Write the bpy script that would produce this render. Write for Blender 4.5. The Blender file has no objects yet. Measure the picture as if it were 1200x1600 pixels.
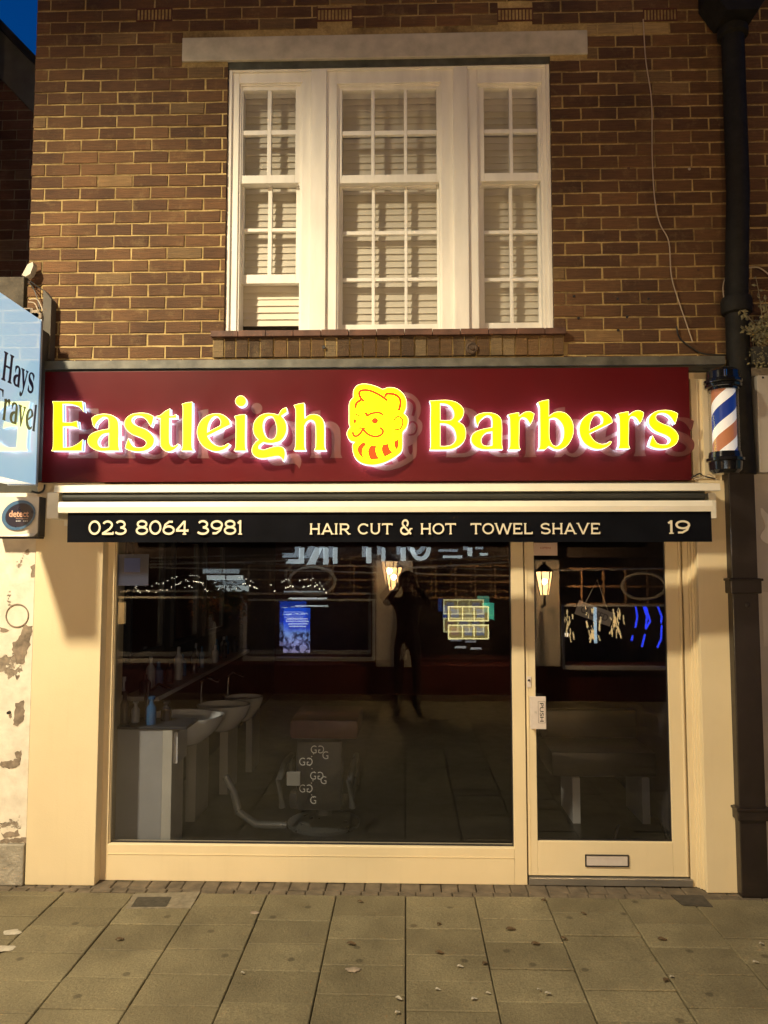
import bpy, bmesh, math, random
from mathutils import Vector, Matrix, Euler
random.seed(7)
R_ = math.radians
scene = bpy.context.scene
COL = scene.collection

# ------------------------------------------------------------------ camera
F = 1200.0                       # focal length in photo pixels (photo is 1200 x 1600)
PITCH, YAW = 4.15, 1.62
CAM_Y = -4.5
ROT = Euler((R_(90 + PITCH), 0, R_(YAW))).to_matrix()
def _ray(px, py):
    return ROT @ Vector(((px - 600) / F, (800 - py) / F, -1))
def _p0(px, py, Y):
    d = _ray(px, py); t = (Y - CAM_Y) / d.y
    return Vector((d.x * t, Y, d.z * t))
CAM_H = -_p0(490, 1379, 0.02).z  # eye height that puts the foot of the shop window on the ground
def P(px, py, Y=0.0):            # measured point of the photo -> point on the vertical plane at depth Y
    v = _p0(px, py, Y); v.z += CAM_H
    return v
def G(px, py):                   # measured point -> point on the ground
    d = _ray(px, py); t = -CAM_H / d.z
    return Vector((d.x * t, CAM_Y + d.y * t, 0))
def rect(a, b, c, d, Y=0.0):     # x0,x1,z0,z1
    my, mx = (c + d) / 2, (a + b) / 2
    return P(a, my, Y).x, P(b, my, Y).x, P(mx, d, Y).z, P(mx, c, Y).z
cam = bpy.data.cameras.new('camera'); camo = bpy.data.objects.new('camera', cam); COL.objects.link(camo)
camo.location = (0, CAM_Y, CAM_H); camo.rotation_euler = Euler((R_(90 + PITCH), 0, R_(YAW)))
cam.sensor_fit = 'HORIZONTAL'; cam.sensor_width = 36; cam.lens = 36; cam.clip_start = 0.02; cam.clip_end = 400
scene.camera = camo

# ------------------------------------------------------------------ world, exposure, street light
w = bpy.data.worlds.new('World'); scene.world = w; w.use_nodes = True
nt = w.node_tree; bg = nt.nodes['Background']
sky = nt.nodes.new('ShaderNodeTexSky'); sky.sky_type = 'NISHITA'; sky.sun_disc = False
sky.sun_elevation = R_(3.0); sky.sun_rotation = R_(150); sky.altitude = 30
sky.air_density = 1.0; sky.dust_density = 0.3; sky.ozone_density = 7.0
nt.links.new(sky.outputs[0], bg.inputs[0]); bg.inputs[1].default_value = 0.15
scene.view_settings.view_transform = 'Standard'; scene.view_settings.look = 'None'
scene.view_settings.exposure = 0.0; scene.view_settings.gamma = 1.0
scene.cycles.use_denoising = True
scene.cycles.max_bounces = 8; scene.cycles.transparent_max_bounces = 16
scene.cycles.sample_clamp_indirect = 4.0
LAMP = Vector((-3.6, -4.1, 6.3)); LAMP_AIM = Vector((-1.2, 0.0, 0.3))
LAMP_W, LAMP_COL, LAMP_SIZE, LAMP_BLEND = 3750.0, (1.0, 0.835, 0.555), 77.0, 1.0

# ------------------------------------------------------------------ helpers
def thing(name, label, cat, loc=(0, 0, 0), group=None, kind=None):
    o = bpy.data.objects.new(name, None); COL.objects.link(o); o.location = loc
    o.empty_display_size = 0.1
    tag(o, label, cat, group, kind)
    return o
def tag(o, label=None, cat=None, group=None, kind=None):
    if label: o['label'] = label
    if cat: o['category'] = cat
    if group: o['group'] = group
    if kind: o['kind'] = kind
    return o
class MB:
    """collects shapes into one mesh, all in world coordinates"""
    def __init__(s): s.bm = bmesh.new()
    def box(s, x0, x1, y0, y1, z0, z1, bev=0.0):
        x0, x1 = sorted((x0, x1)); y0, y1 = sorted((y0, y1)); z0, z1 = sorted((z0, z1))
        g = bmesh.ops.create_cube(s.bm, size=1.0)
        for v in g['verts']:
            v.co = Vector(((x0 + x1) / 2 + v.co.x * (x1 - x0), (y0 + y1) / 2 + v.co.y * (y1 - y0), (z0 + z1) / 2 + v.co.z * (z1 - z0)))
        if bev > 0:
            es = list({e for v in g['verts'] for e in v.link_edges})
            bmesh.ops.bevel(s.bm, geom=es, offset=bev, segments=2, affect='EDGES', profile=0.6)
        return s
    def poly(s, pts):
        vs = [s.bm.verts.new(p) for p in pts]
        try: s.bm.faces.new(vs)
        except ValueError: pass
        return s
    def prism(s, pts, off):      # polygon extruded by a vector
        off = Vector(off); n = len(pts)
        a = [s.bm.verts.new(p) for p in pts]; b = [s.bm.verts.new(Vector(p) + off) for p in pts]
        s.bm.faces.new(a); s.bm.faces.new(b[::-1])
        for i in range(n): s.bm.faces.new((a[i], a[(i + 1) % n], b[(i + 1) % n], b[i]))
        return s
    def tube(s, pts, r, seg=8, closed=False):
        pts = [Vector(p) for p in pts]; rings = []; n = len(pts)
        up = Vector((0.13, 0.31, 0.94)).normalized()
        for i, p in enumerate(pts):
            if closed: t = pts[(i + 1) % n] - pts[i - 1]
            else: t = pts[min(i + 1, n - 1)] - pts[max(i - 1, 0)]
            t.normalize()
            u = t.cross(up)
            if u.length < 0.05: u = t.cross(Vector((1, 0, 0)))
            u.normalize(); v = t.cross(u)
            rr = r[i] if isinstance(r, (list, tuple)) else r
            rings.append([s.bm.verts.new(p + (u * math.cos(a) + v * math.sin(a)) * rr) for a in [k * 2 * math.pi / seg for k in range(seg)]])
        m = n if closed else n - 1
        for i in range(m):
            A, B = rings[i], rings[(i + 1) % n]
            for k in range(seg):
                s.bm.faces.new((A[k], A[(k + 1) % seg], B[(k + 1) % seg], B[k]))
        if not closed:
            s.bm.faces.new(rings[0][::-1]); s.bm.faces.new(rings[-1])
        return s
    def lathe(s, c, prof, seg=32, caps=True):   # prof: (radius, z) bottom to top around vertical axis at c
        rings = []
        for r, z in prof:
            rings.append([s.bm.verts.new((c[0] + r * math.cos(k * 2 * math.pi / seg), c[1] + r * math.sin(k * 2 * math.pi / seg), c[2] + z)) for k in range(seg)])
        for A, B in zip(rings, rings[1:]):
            for k in range(seg): s.bm.faces.new((A[k], A[(k + 1) % seg], B[(k + 1) % seg], B[k]))
        if caps: s.bm.faces.new(rings[0][::-1]); s.bm.faces.new(rings[-1])
        return s
    def build(s, name, mat, parent=None, smooth=False):
        me = bpy.data.meshes.new(name)
        bmesh.ops.recalc_face_normals(s.bm, faces=s.bm.faces[:])
        s.bm.to_mesh(me); s.bm.free()
        return mesh_obj(name, me, mat, parent, smooth)
def mesh_obj(name, me, mat, parent=None, smooth=False):
    me.name = name
    o = bpy.data.objects.new(name, me)
    me.materials.clear(); me.materials.append(mat)
    if smooth:
        for p in me.polygons: p.use_smooth = True
        try: me.set_sharp_from_angle(angle=R_(38))
        except Exception: pass
    COL.objects.link(o)
    if parent is not None:
        o.parent = parent
        # every mesh is in world coordinates; cancel the root's own offset once
        root = parent
        while root.parent is not None: root = root.parent
        o.matrix_parent_inverse = Matrix.Translation(-Vector(root.location)) if parent is root else Matrix.Identity(4)
    return o

# ------------------------------------------------------------------ materials
def nodes(name):
    m = bpy.data.materials.new(name); m.use_nodes = True
    nt = m.node_tree; b = nt.nodes['Principled BSDF']
    return m, nt, b
def N(nt, t, **kw):
    n = nt.nodes.new(t)
    for k, v in kw.items(): setattr(n, k, v)
    return n
def coords(nt, scale=(1, 1, 1)):
    tc = N(nt, 'ShaderNodeTexCoord'); mp = N(nt, 'ShaderNodeMapping'); mp.inputs['Scale'].default_value = scale
    nt.links.new(tc.outputs['Object'], mp.inputs[0]); return mp.outputs[0]
def noise(nt, vec, scale, detail=4, rough=.55):
    n = N(nt, 'ShaderNodeTexNoise'); n.inputs['Scale'].default_value = scale
    n.inputs['Detail'].default_value = detail; n.inputs['Roughness'].default_value = rough
    nt.links.new(vec, n.inputs['Vector']); return n.outputs['Fac']
def ramp(nt, fac, stops):
    r = N(nt, 'ShaderNodeValToRGB'); el = r.color_ramp.elements
    while len(el) < len(stops): el.new(0.5)
    for e, (p, c) in zip(el, stops):
        e.position = p; e.color = (*c, 1) if len(c) == 3 else c
    nt.links.new(fac, r.inputs[0]); return r.outputs[0]
def mixc(nt, fac, a, b, mode='MIX'):
    m = N(nt, 'ShaderNodeMix', data_type='RGBA', blend_type=mode)
    for sock, v in ((m.inputs[0], fac), (m.inputs[6], a), (m.inputs[7], b)):
        if hasattr(v, 'is_output'): nt.links.new(v, sock)
        elif isinstance(v, (int, float)): sock.default_value = v
        else: sock.default_value = (*v, 1)
    return m.outputs[2]
def bump(nt, b, h, strength, dist=0.01):
    bp = N(nt, 'ShaderNodeBump'); bp.inputs['Strength'].default_value = strength; bp.inputs['Distance'].default_value = dist
    nt.links.new(h, bp.inputs['Height']); nt.links.new(bp.outputs[0], b.inputs['Normal'])
def M(name, col, rough=.6, metal=0.0, var=.12, scale=5.0, bmp=.15, bscale=60.0, stretch=(1, 1, 1), spec=.5, coat=0.0, dist=.004):
    m, nt, b = nodes(name)
    v = coords(nt, stretch)
    n1 = noise(nt, v, scale, 5)
    lo = tuple(max(0, c * (1 - var)) for c in col); hi = tuple(min(1, c * (1 + var)) for c in col)
    nt.links.new(ramp(nt, n1, [(0.3, lo), (0.7, hi)]), b.inputs['Base Color'])
    b.inputs['Metallic'].default_value = metal
    rn = N(nt, 'ShaderNodeMapRange'); rn.inputs[3].default_value = max(.02, rough - .1); rn.inputs[4].default_value = min(1, rough + .1)
    nt.links.new(noise(nt, v, scale * 3, 3), rn.inputs[0]); nt.links.new(rn.outputs[0], b.inputs['Roughness'])
    b.inputs['Specular IOR Level'].default_value = spec; b.inputs['Coat Weight'].default_value = coat
    if bmp: bump(nt, b, noise(nt, v, bscale, 4), bmp, dist)
    return m
def EM(name, col, strength, base=None, rough=.4):
    m, nt, b = nodes(name)
    b.inputs['Base Color'].default_value = (*(base or col), 1); b.inputs['Roughness'].default_value = rough
    b.inputs['Emission Color'].default_value = (*col, 1); b.inputs['Emission Strength'].default_value = strength
    return m
def GLASS(name, refl, tint=(1, 1, 1)):
    m, nt, b = nodes(name); nt.nodes.remove(b)
    tr = N(nt, 'ShaderNodeBsdfTransparent'); tr.inputs[0].default_value = (*tint, 1)
    gl = N(nt, 'ShaderNodeBsdfGlossy'); gl.inputs['Roughness'].default_value = 0.0
    fr = N(nt, 'ShaderNodeLayerWeight'); fr.inputs[0].default_value = .5
    pw = N(nt, 'ShaderNodeMath', operation='POWER'); pw.inputs[1].default_value = 5; nt.links.new(fr.outputs['Facing'], pw.inputs[0])
    ad = N(nt, 'ShaderNodeMath', operation='MULTIPLY_ADD', use_clamp=True); ad.inputs[1].default_value = .9; ad.inputs[2].default_value = refl
    nt.links.new(pw.outputs[0], ad.inputs[0])
    mx = N(nt, 'ShaderNodeMixShader'); nt.links.new(ad.outputs[0], mx.inputs[0])
    nt.links.new(tr.outputs[0], mx.inputs[1]); nt.links.new(gl.outputs[0], mx.inputs[2])
    nt.links.new(mx.outputs[0], nt.nodes['Material Output'].inputs[0])
    return m
def brick_material(name, c1, c2, light):
    m, nt, b = nodes(name)
    at = N(nt, 'ShaderNodeAttribute'); at.attribute_name = 'tint'
    sep = N(nt, 'ShaderNodeSeparateColor'); nt.links.new(at.outputs['Color'], sep.inputs[0])
    v = coords(nt); vs = coords(nt, (3, 3, 40))
    base = ramp(nt, sep.outputs[0], [(0.0, c1), (1.0, c2)])
    base = mixc(nt, sep.outputs[1], base, light)
    drag = noise(nt, vs, 3.0, 4, .6)
    base = mixc(nt, .55, base, ramp(nt, drag, [(0.3, (.45, .45, .45)), (0.7, (1.35, 1.3, 1.2))]), 'MULTIPLY')
    blot = noise(nt, v, 1.7, 6, .6)
    base = mixc(nt, .85, base, ramp(nt, blot, [(0.3, (.5, .5, .5)), (0.7, (1.35, 1.35, 1.35))]), 'MULTIPLY')
    sm = ramp(nt, noise(nt, v, 7.0, 8, .75), [(0.54, (0, 0, 0)), (0.72, (1, 1, 1))])
    smv = N(nt, 'ShaderNodeMath', operation='MULTIPLY'); smv.inputs[1].default_value = .30; nt.links.new(sm, smv.inputs[0])
    base = mixc(nt, smv.outputs[0], base, light)       # smears of mortar
    nt.links.new(base, b.inputs['Base Color']); b.inputs['Roughness'].default_value = .85
    ad = N(nt, 'ShaderNodeMath', operation='ADD'); nt.links.new(drag, ad.inputs[0]); nt.links.new(noise(nt, v, 120, 4), ad.inputs[1])
    bump(nt, b, ad.outputs[0], .8, .006)
    return m
def peeling_material(name):
    m, nt, b = nodes(name)
    v = coords(nt)
    n = noise(nt, v, 3.3, 7, .62)
    mask = ramp(nt, n, [(0.635, (0, 0, 0)), (0.645, (1, 1, 1))])
    paint = ramp(nt, noise(nt, v, 14, 5), [(0.3, (.62, .56, .46)), (0.7, (.78, .72, .60))])
    bare = ramp(nt, noise(nt, v, 40, 5), [(0.3, (.16, .13, .10)), (0.7, (.34, .28, .21))])
    nt.links.new(mixc(nt, mask, paint, bare), b.inputs['Base Color']); b.inputs['Roughness'].default_value = .8
    inv = N(nt, 'ShaderNodeMath', operation='SUBTRACT'); inv.inputs[0].default_value = 1; nt.links.new(mask, inv.inputs[1])
    ad = N(nt, 'ShaderNodeMath', operation='MULTIPLY_ADD'); nt.links.new(noise(nt, v, 30, 6), ad.inputs[0]); ad.inputs[1].default_value = .7
    nt.links.new(inv.outputs[0], ad.inputs[2]); bump(nt, b, ad.outputs[0], .8, .006)
    return m
def paver_material(name):
    m, nt, b = nodes(name)
    at = N(nt, 'ShaderNodeAttribute'); at.attribute_name = 'tint'
    sep = N(nt, 'ShaderNodeSeparateColor'); nt.links.new(at.outputs['Color'], sep.inputs[0])
    v = coords(nt)
    base = ramp(nt, sep.outputs[0], [(0, (.132, .112, .064)), (1, (.182, .157, .092))])
    grain = noise(nt, v, 110, 6, .75)
    base = mixc(nt, .7, base, ramp(nt, grain, [(0.3, (.35, .35, .35)), (0.7, (1.7, 1.7, 1.7))]), 'MULTIPLY')
    stain = noise(nt, v, 2.2, 6, .65)
    base = mixc(nt, .75, base, ramp(nt, stain, [(0.3, (.45, .43, .4)), (0.72, (1.35, 1.33, 1.28))]), 'MULTIPLY')
    vo = N(nt, 'ShaderNodeTexVoronoi'); vo.voronoi_dimensions = '2D'; vo.inputs['Scale'].default_value = 2.6; nt.links.new(v, vo.inputs['Vector'])
    spot = ramp(nt, vo.outputs['Distance'], [(0.035, (.40, .38, .36)), (0.055, (1, 1, 1))])
    base = mixc(nt, .8, base, spot, 'MULTIPLY')
    nt.links.new(base, b.inputs['Base Color'])
    nt.links.new(ramp(nt, stain, [(0.3, (.55, .55, .55)), (.7, (.85, .85, .85))]), b.inputs['Roughness'])
    ad = N(nt, 'ShaderNodeMath', operation='ADD'); nt.links.new(grain, ad.inputs[0]); nt.links.new(noise(nt, v, 40, 4), ad.inputs[1])
    bump(nt, b, ad.outputs[0], .9, .006)
    return m

def cream_material():
    m, nt, b = nodes('cream_paint')
    v = coords(nt)
    base = ramp(nt, noise(nt, v, 1.6, 5), [(0.3, (.66, .55, .35)), (0.7, (.73, .615, .40))])
    streak = ramp(nt, noise(nt, coords(nt, (9, 9, .7)), 3, 5, .6), [(0.55, (1, 1, 1)), (0.8, (.86, .84, .80))])
    base = mixc(nt, .25, base, streak, 'MULTIPLY')
    scuff = ramp(nt, noise(nt, coords(nt, (6, 6, 14)), 5, 8, .75), [(0.69, (1, 1, 1)), (0.74, (.62, .58, .52))])
    base = mixc(nt, .55, base, scuff, 'MULTIPLY')
    nt.links.new(base, b.inputs['Base Color']); b.inputs['Roughness'].default_value = .55
    ad = N(nt, 'ShaderNodeMath', operation='ADD'); nt.links.new(noise(nt, v, 9, 4), ad.inputs[0]); nt.links.new(noise(nt, v, 160, 3), ad.inputs[1])
    bump(nt, b, ad.outputs[0], .16, .004)
    return m
CREAM = cream_material()
WHITE = M('window_paint', (.78, .75, .68), .55, var=.10, scale=5, bmp=.3, bscale=30, stretch=(2, 2, .5))
STONE = M('concrete', (.46, .42, .34), .85, var=.2, scale=9, bmp=.35, bscale=80)
LEAD = M('weathered_lead', (.085, .08, .062), .6, var=.5, scale=11, bmp=.35, bscale=30)
DARKBOARD = M('dark_board', (.035, .034, .026), .7, var=.4, scale=9)
BRICK = brick_material('brown_brick', (.078, .036, .015), (.138, .068, .026), (.36, .26, .115))
def mortar_material():
    m, nt, b = nodes('mortar')
    v = coords(nt)
    base = ramp(nt, noise(nt, v, 2.3, 7, .68), [(0.36, (.14, .092, .036)), (0.52, (.35, .25, .10)), (0.68, (.52, .39, .17))])
    base = mixc(nt, .5, base, ramp(nt, noise(nt, v, 55, 5, .7), [(0.3, (.5, .5, .5)), (0.7, (1.4, 1.4, 1.4))]), 'MULTIPLY')
    nt.links.new(base, b.inputs['Base Color']); b.inputs['Roughness'].default_value = .95
    bump(nt, b, noise(nt, v, 90, 5), .8, .006)
    return m
MORTAR = mortar_material()
DBRICK = brick_material('dark_brick', (.11, .05, .045), (.19, .095, .08), (.4, .32, .25))
DMORTAR = M('dark_mortar', (.26, .21, .17), .95, var=.3)
SILLBRICK = brick_material('sill_brick', (.04, .021, .009), (.13, .072, .028), (.28, .21, .11))
TILE = M('sill_tile', (.10, .045, .028), .7, var=.4, scale=12, bmp=.4)
PIPE = M('pipe_paint', (.012, .0115, .010), .7, var=.35, scale=14, bmp=.3, spec=.25)
PIPEB = M('brown_pipe_paint', (.013, .0085, .007), .42, var=.3, scale=9, bmp=.2, coat=.15)
BLIND = M('blind_slat', (.60, .55, .45), .55, var=.08, scale=3, bmp=.05)
SASHGLASS = GLASS('sash_glass', .05, (.93, .94, .95))
SHOPGLASS = GLASS('shop_glass', .060, (.76, .78, .82))
DOORGLASS = GLASS('door_glass', .10, (.66, .68, .72))
RED = M('maroon_panel', (.072, .0030, .0052), .44, var=.14, scale=2.0, bmp=.03, bscale=8, spec=.16)
GHOST = M('faded_print', (.088, .015, .010), .42, var=.15, scale=5, bmp=0, spec=.7)
YELLOW = EM('lit_yellow_face', (1.0, .94, 0.0), 4.0, base=(.8, .6, 0))
EDGE = EM('lit_white_edge', (.85, .95, 1.0), .85, base=(.8, .8, .8))
RIM = EM('lit_rim', (.50, .80, 1.0), 1.5, base=(.8, .8, .8))
HALO = EM('led_back_light', (.58, .79, 1.0), 29.0, base=(.8, .8, .8))
RETURN = EM('letter_return', (.16, .30, .72), .8, base=(.35, .42, .55), rough=.25)  # metal sides given a blue glow for the light they reflect
ORANGE = EM('lit_orange_print', (1.0, .10, .0), .50, base=(.3, .04, 0))
AWHITE = M('awning_white', (.78, .74, .62), .42, var=.06, scale=4, bmp=.04, coat=.1)
ABLACK = M('awning_fabric', (.004, .0045, .007), .9, var=.3, scale=6, bmp=.3, bscale=350, dist=.001, spec=.08)
ADARK = M('awning_inside', (.020, .022, .020), .55, var=.3)
LETTER = M('valance_print', (.72, .66, .50), .6, var=.06, bmp=.03)
GREYM = M('grey_metal', (.36, .35, .33), .35, metal=.8, var=.15)
CHROME = M('chrome', (.75, .75, .78), .12, metal=1.0, var=.05, bmp=0)
GBLACK = M('gloss_black', (.008, .008, .010), .12, var=.2, bmp=0, coat=.6)
PUSHP = M('push_plate', (.62, .56, .52), .38, metal=.15, var=.05, scale=30, bmp=.03)
INK = M('dark_ink', (.02, .018, .02), .5, bmp=0)
NAVY = M('navy_ink', (.005, .008, .07), .4, bmp=0)
CABLEW = M('pale_cable', (.42, .34, .24), .6, bmp=0)
CABLEB = M('black_cable', (.012, .011, .011), .5, bmp=0)
PEEL = peeling_material('peeling_paint')
BARE = M('bare_render', (.22, .175, .13), .95, var=.4, scale=25, bmp=.8, bscale=60)
CEMENT = M('cement_plinth', (.33, .30, .24), .95, var=.3, scale=10, bmp=.8, bscale=45, dist=.01)
GREYPAINT = M('grey_white_paint', (.40, .37, .33), .6, var=.10, scale=6)
PAVER = paver_material('paving_slab')
JOINT = M('joint_dirt', (.055, .047, .032), .95, var=.4, scale=20)
BLOCK = M('paving_block', (.105, .082, .055), .9, var=.4, scale=12, bmp=.6, bscale=90)

# ------------------------------------------------------------------ outlines
def smooth(pts, n=7):
    """closed outline; points flagged with a third value are corners"""
    out = []; m = len(pts)
    V = [Vector((p[0], p[1])) for p in pts]; C = [len(p) > 2 for p in pts]
    for i in range(m):
        p0, p1 = V[i], V[(i + 1) % m]; a, b = V[i - 1], V[(i + 2) % m]
        c0, c1 = C[i], C[(i + 1) % m]
        if c0 and c1: out.append(p0.copy()); continue
        L = (p1 - p0).length
        def tang(prev, cur, nxt):
            d = (nxt - prev)
            return d.normalized() * L if d.length > 0 else d
        m0 = (p1 - p0) if c0 else tang(a, p0, p1)
        m1 = (p1 - p0) if c1 else tang(p0, p1, b)
        for k in range(n):
            t = k / n; t2, t3 = t * t, t * t * t
            out.append(p0 * (2 * t3 - 3 * t2 + 1) + m0 * (t3 - 2 * t2 + t) + p1 * (-2 * t3 + 3 * t2) + m1 * (t3 - t2))
    return out
def area(p): return sum(p[i - 1].x * p[i].y - p[i].x * p[i - 1].y for i in range(len(p))) / 2
def inset(p, d):                 # outline pulled in by d (holes: call with -d)
    s = 1 if area(p) > 0 else -1; n = len(p); out = []
    for i in range(n):
        a = (p[i] - p[i - 1]); b = (p[(i + 1) % n] - p[i])
        if a.length < 1e-9: a = b
        if b.length < 1e-9: b = a
        a = a.normalized(); b = b.normalized()
        na = Vector((-a.y, a.x)); nb = Vector((-b.y, b.x)); v = na + nb
        if v.length < .3: v = na
        v = v.normalized(); k = 1 / max(.5, v.dot(na))
        out.append(p[i] + v * d * s * k)
    return out
def filled(contours, Y0, Y1, M4=None):
    """mesh of outlines (x,z) filled with holes, from depth Y0 (front) to Y1 (back)"""
    cu = bpy.data.curves.new('outline', 'CURVE'); cu.dimensions = '2D'; cu.fill_mode = 'BOTH'
    cu.extrude = abs(Y1 - Y0) / 2
    for c in contours:
        sp = cu.splines.new('POLY'); sp.points.add(len(c) - 1); sp.use_cyclic_u = True
        for q, p in zip(sp.points, c): q.co = (p[0], p[1], 0, 1)
    me = curve_mesh(cu)
    T = Matrix.Translation((0, (Y0 + Y1) / 2, 0)) @ Matrix.Rotation(math.pi / 2, 4, 'X')
    me.transform(T if M4 is None else M4 @ T)
    return me
def curve_mesh(cu):
    ob = bpy.data.objects.new('tmp', cu); COL.objects.link(ob)
    dg = bpy.context.evaluated_depsgraph_get(); dg.update()
    me = bpy.data.meshes.new_from_object(ob.evaluated_get(dg))
    bpy.data.objects.remove(ob); bpy.data.curves.remove(cu)
    return me
def text_mesh(body, w, h, c, M3=None, extrude=.0006, bold=0.0):
    """built-in sans lettering fitted to width w, height h, centred at c, facing -Y (or turned by M3)"""
    cu = bpy.data.curves.new('text', 'FONT'); cu.body = body; cu.extrude = 0.0005; cu.offset = bold; cu.resolution_u = 4
    me = curve_mesh(cu)
    xs = [v.co.x for v in me.vertices]; ys = [v.co.y for v in me.vertices]
    x0, x1, y0, y1 = min(xs), max(xs), min(ys), max(ys)
    sx, sy = w / (x1 - x0), h / (y1 - y0)
    for v in me.vertices:
        v.co = Vector(((v.co.x - (x0 + x1) / 2) * sx, (v.co.y - (y0 + y1) / 2) * sy, v.co.z / .0005 * extrude))
    me.transform(Matrix.Rotation(math.pi / 2, 4, 'X'))
    if M3 is not None: me.transform(M3)
    me.transform(Matrix.Translation(c))
    return me
def ribbon_pts(pts, w, n=5):
    """open smooth path -> left and right edges"""
    V = [Vector(p[:2]) for p in pts]; path = []
    if len(V) == 2: path = V
    else:
        for i in range(len(V) - 1):
            a = V[max(i - 1, 0)]; p0, p1 = V[i], V[i + 1]; b = V[min(i + 2, len(V) - 1)]
            for k in range(n):
                t = k / n; t2, t3 = t * t, t ** 3
                path.append(p0 * (2 * t3 - 3 * t2 + 1) + (p1 - a) / 2 * (t3 - 2 * t2 + t) + p1 * (-2 * t3 + 3 * t2) + (b - p0) / 2 * (t3 - t2))
        path.append(V[-1])
    L, Rr = [], []
    for i, p in enumerate(path):
        t = (path[min(i + 1, len(path) - 1)] - path[max(i - 1, 0)]).normalized(); nrm = Vector((-t.y, t.x)) * w / 2
        L.append(p + nrm); Rr.append(p - nrm)
    return L, Rr

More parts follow.
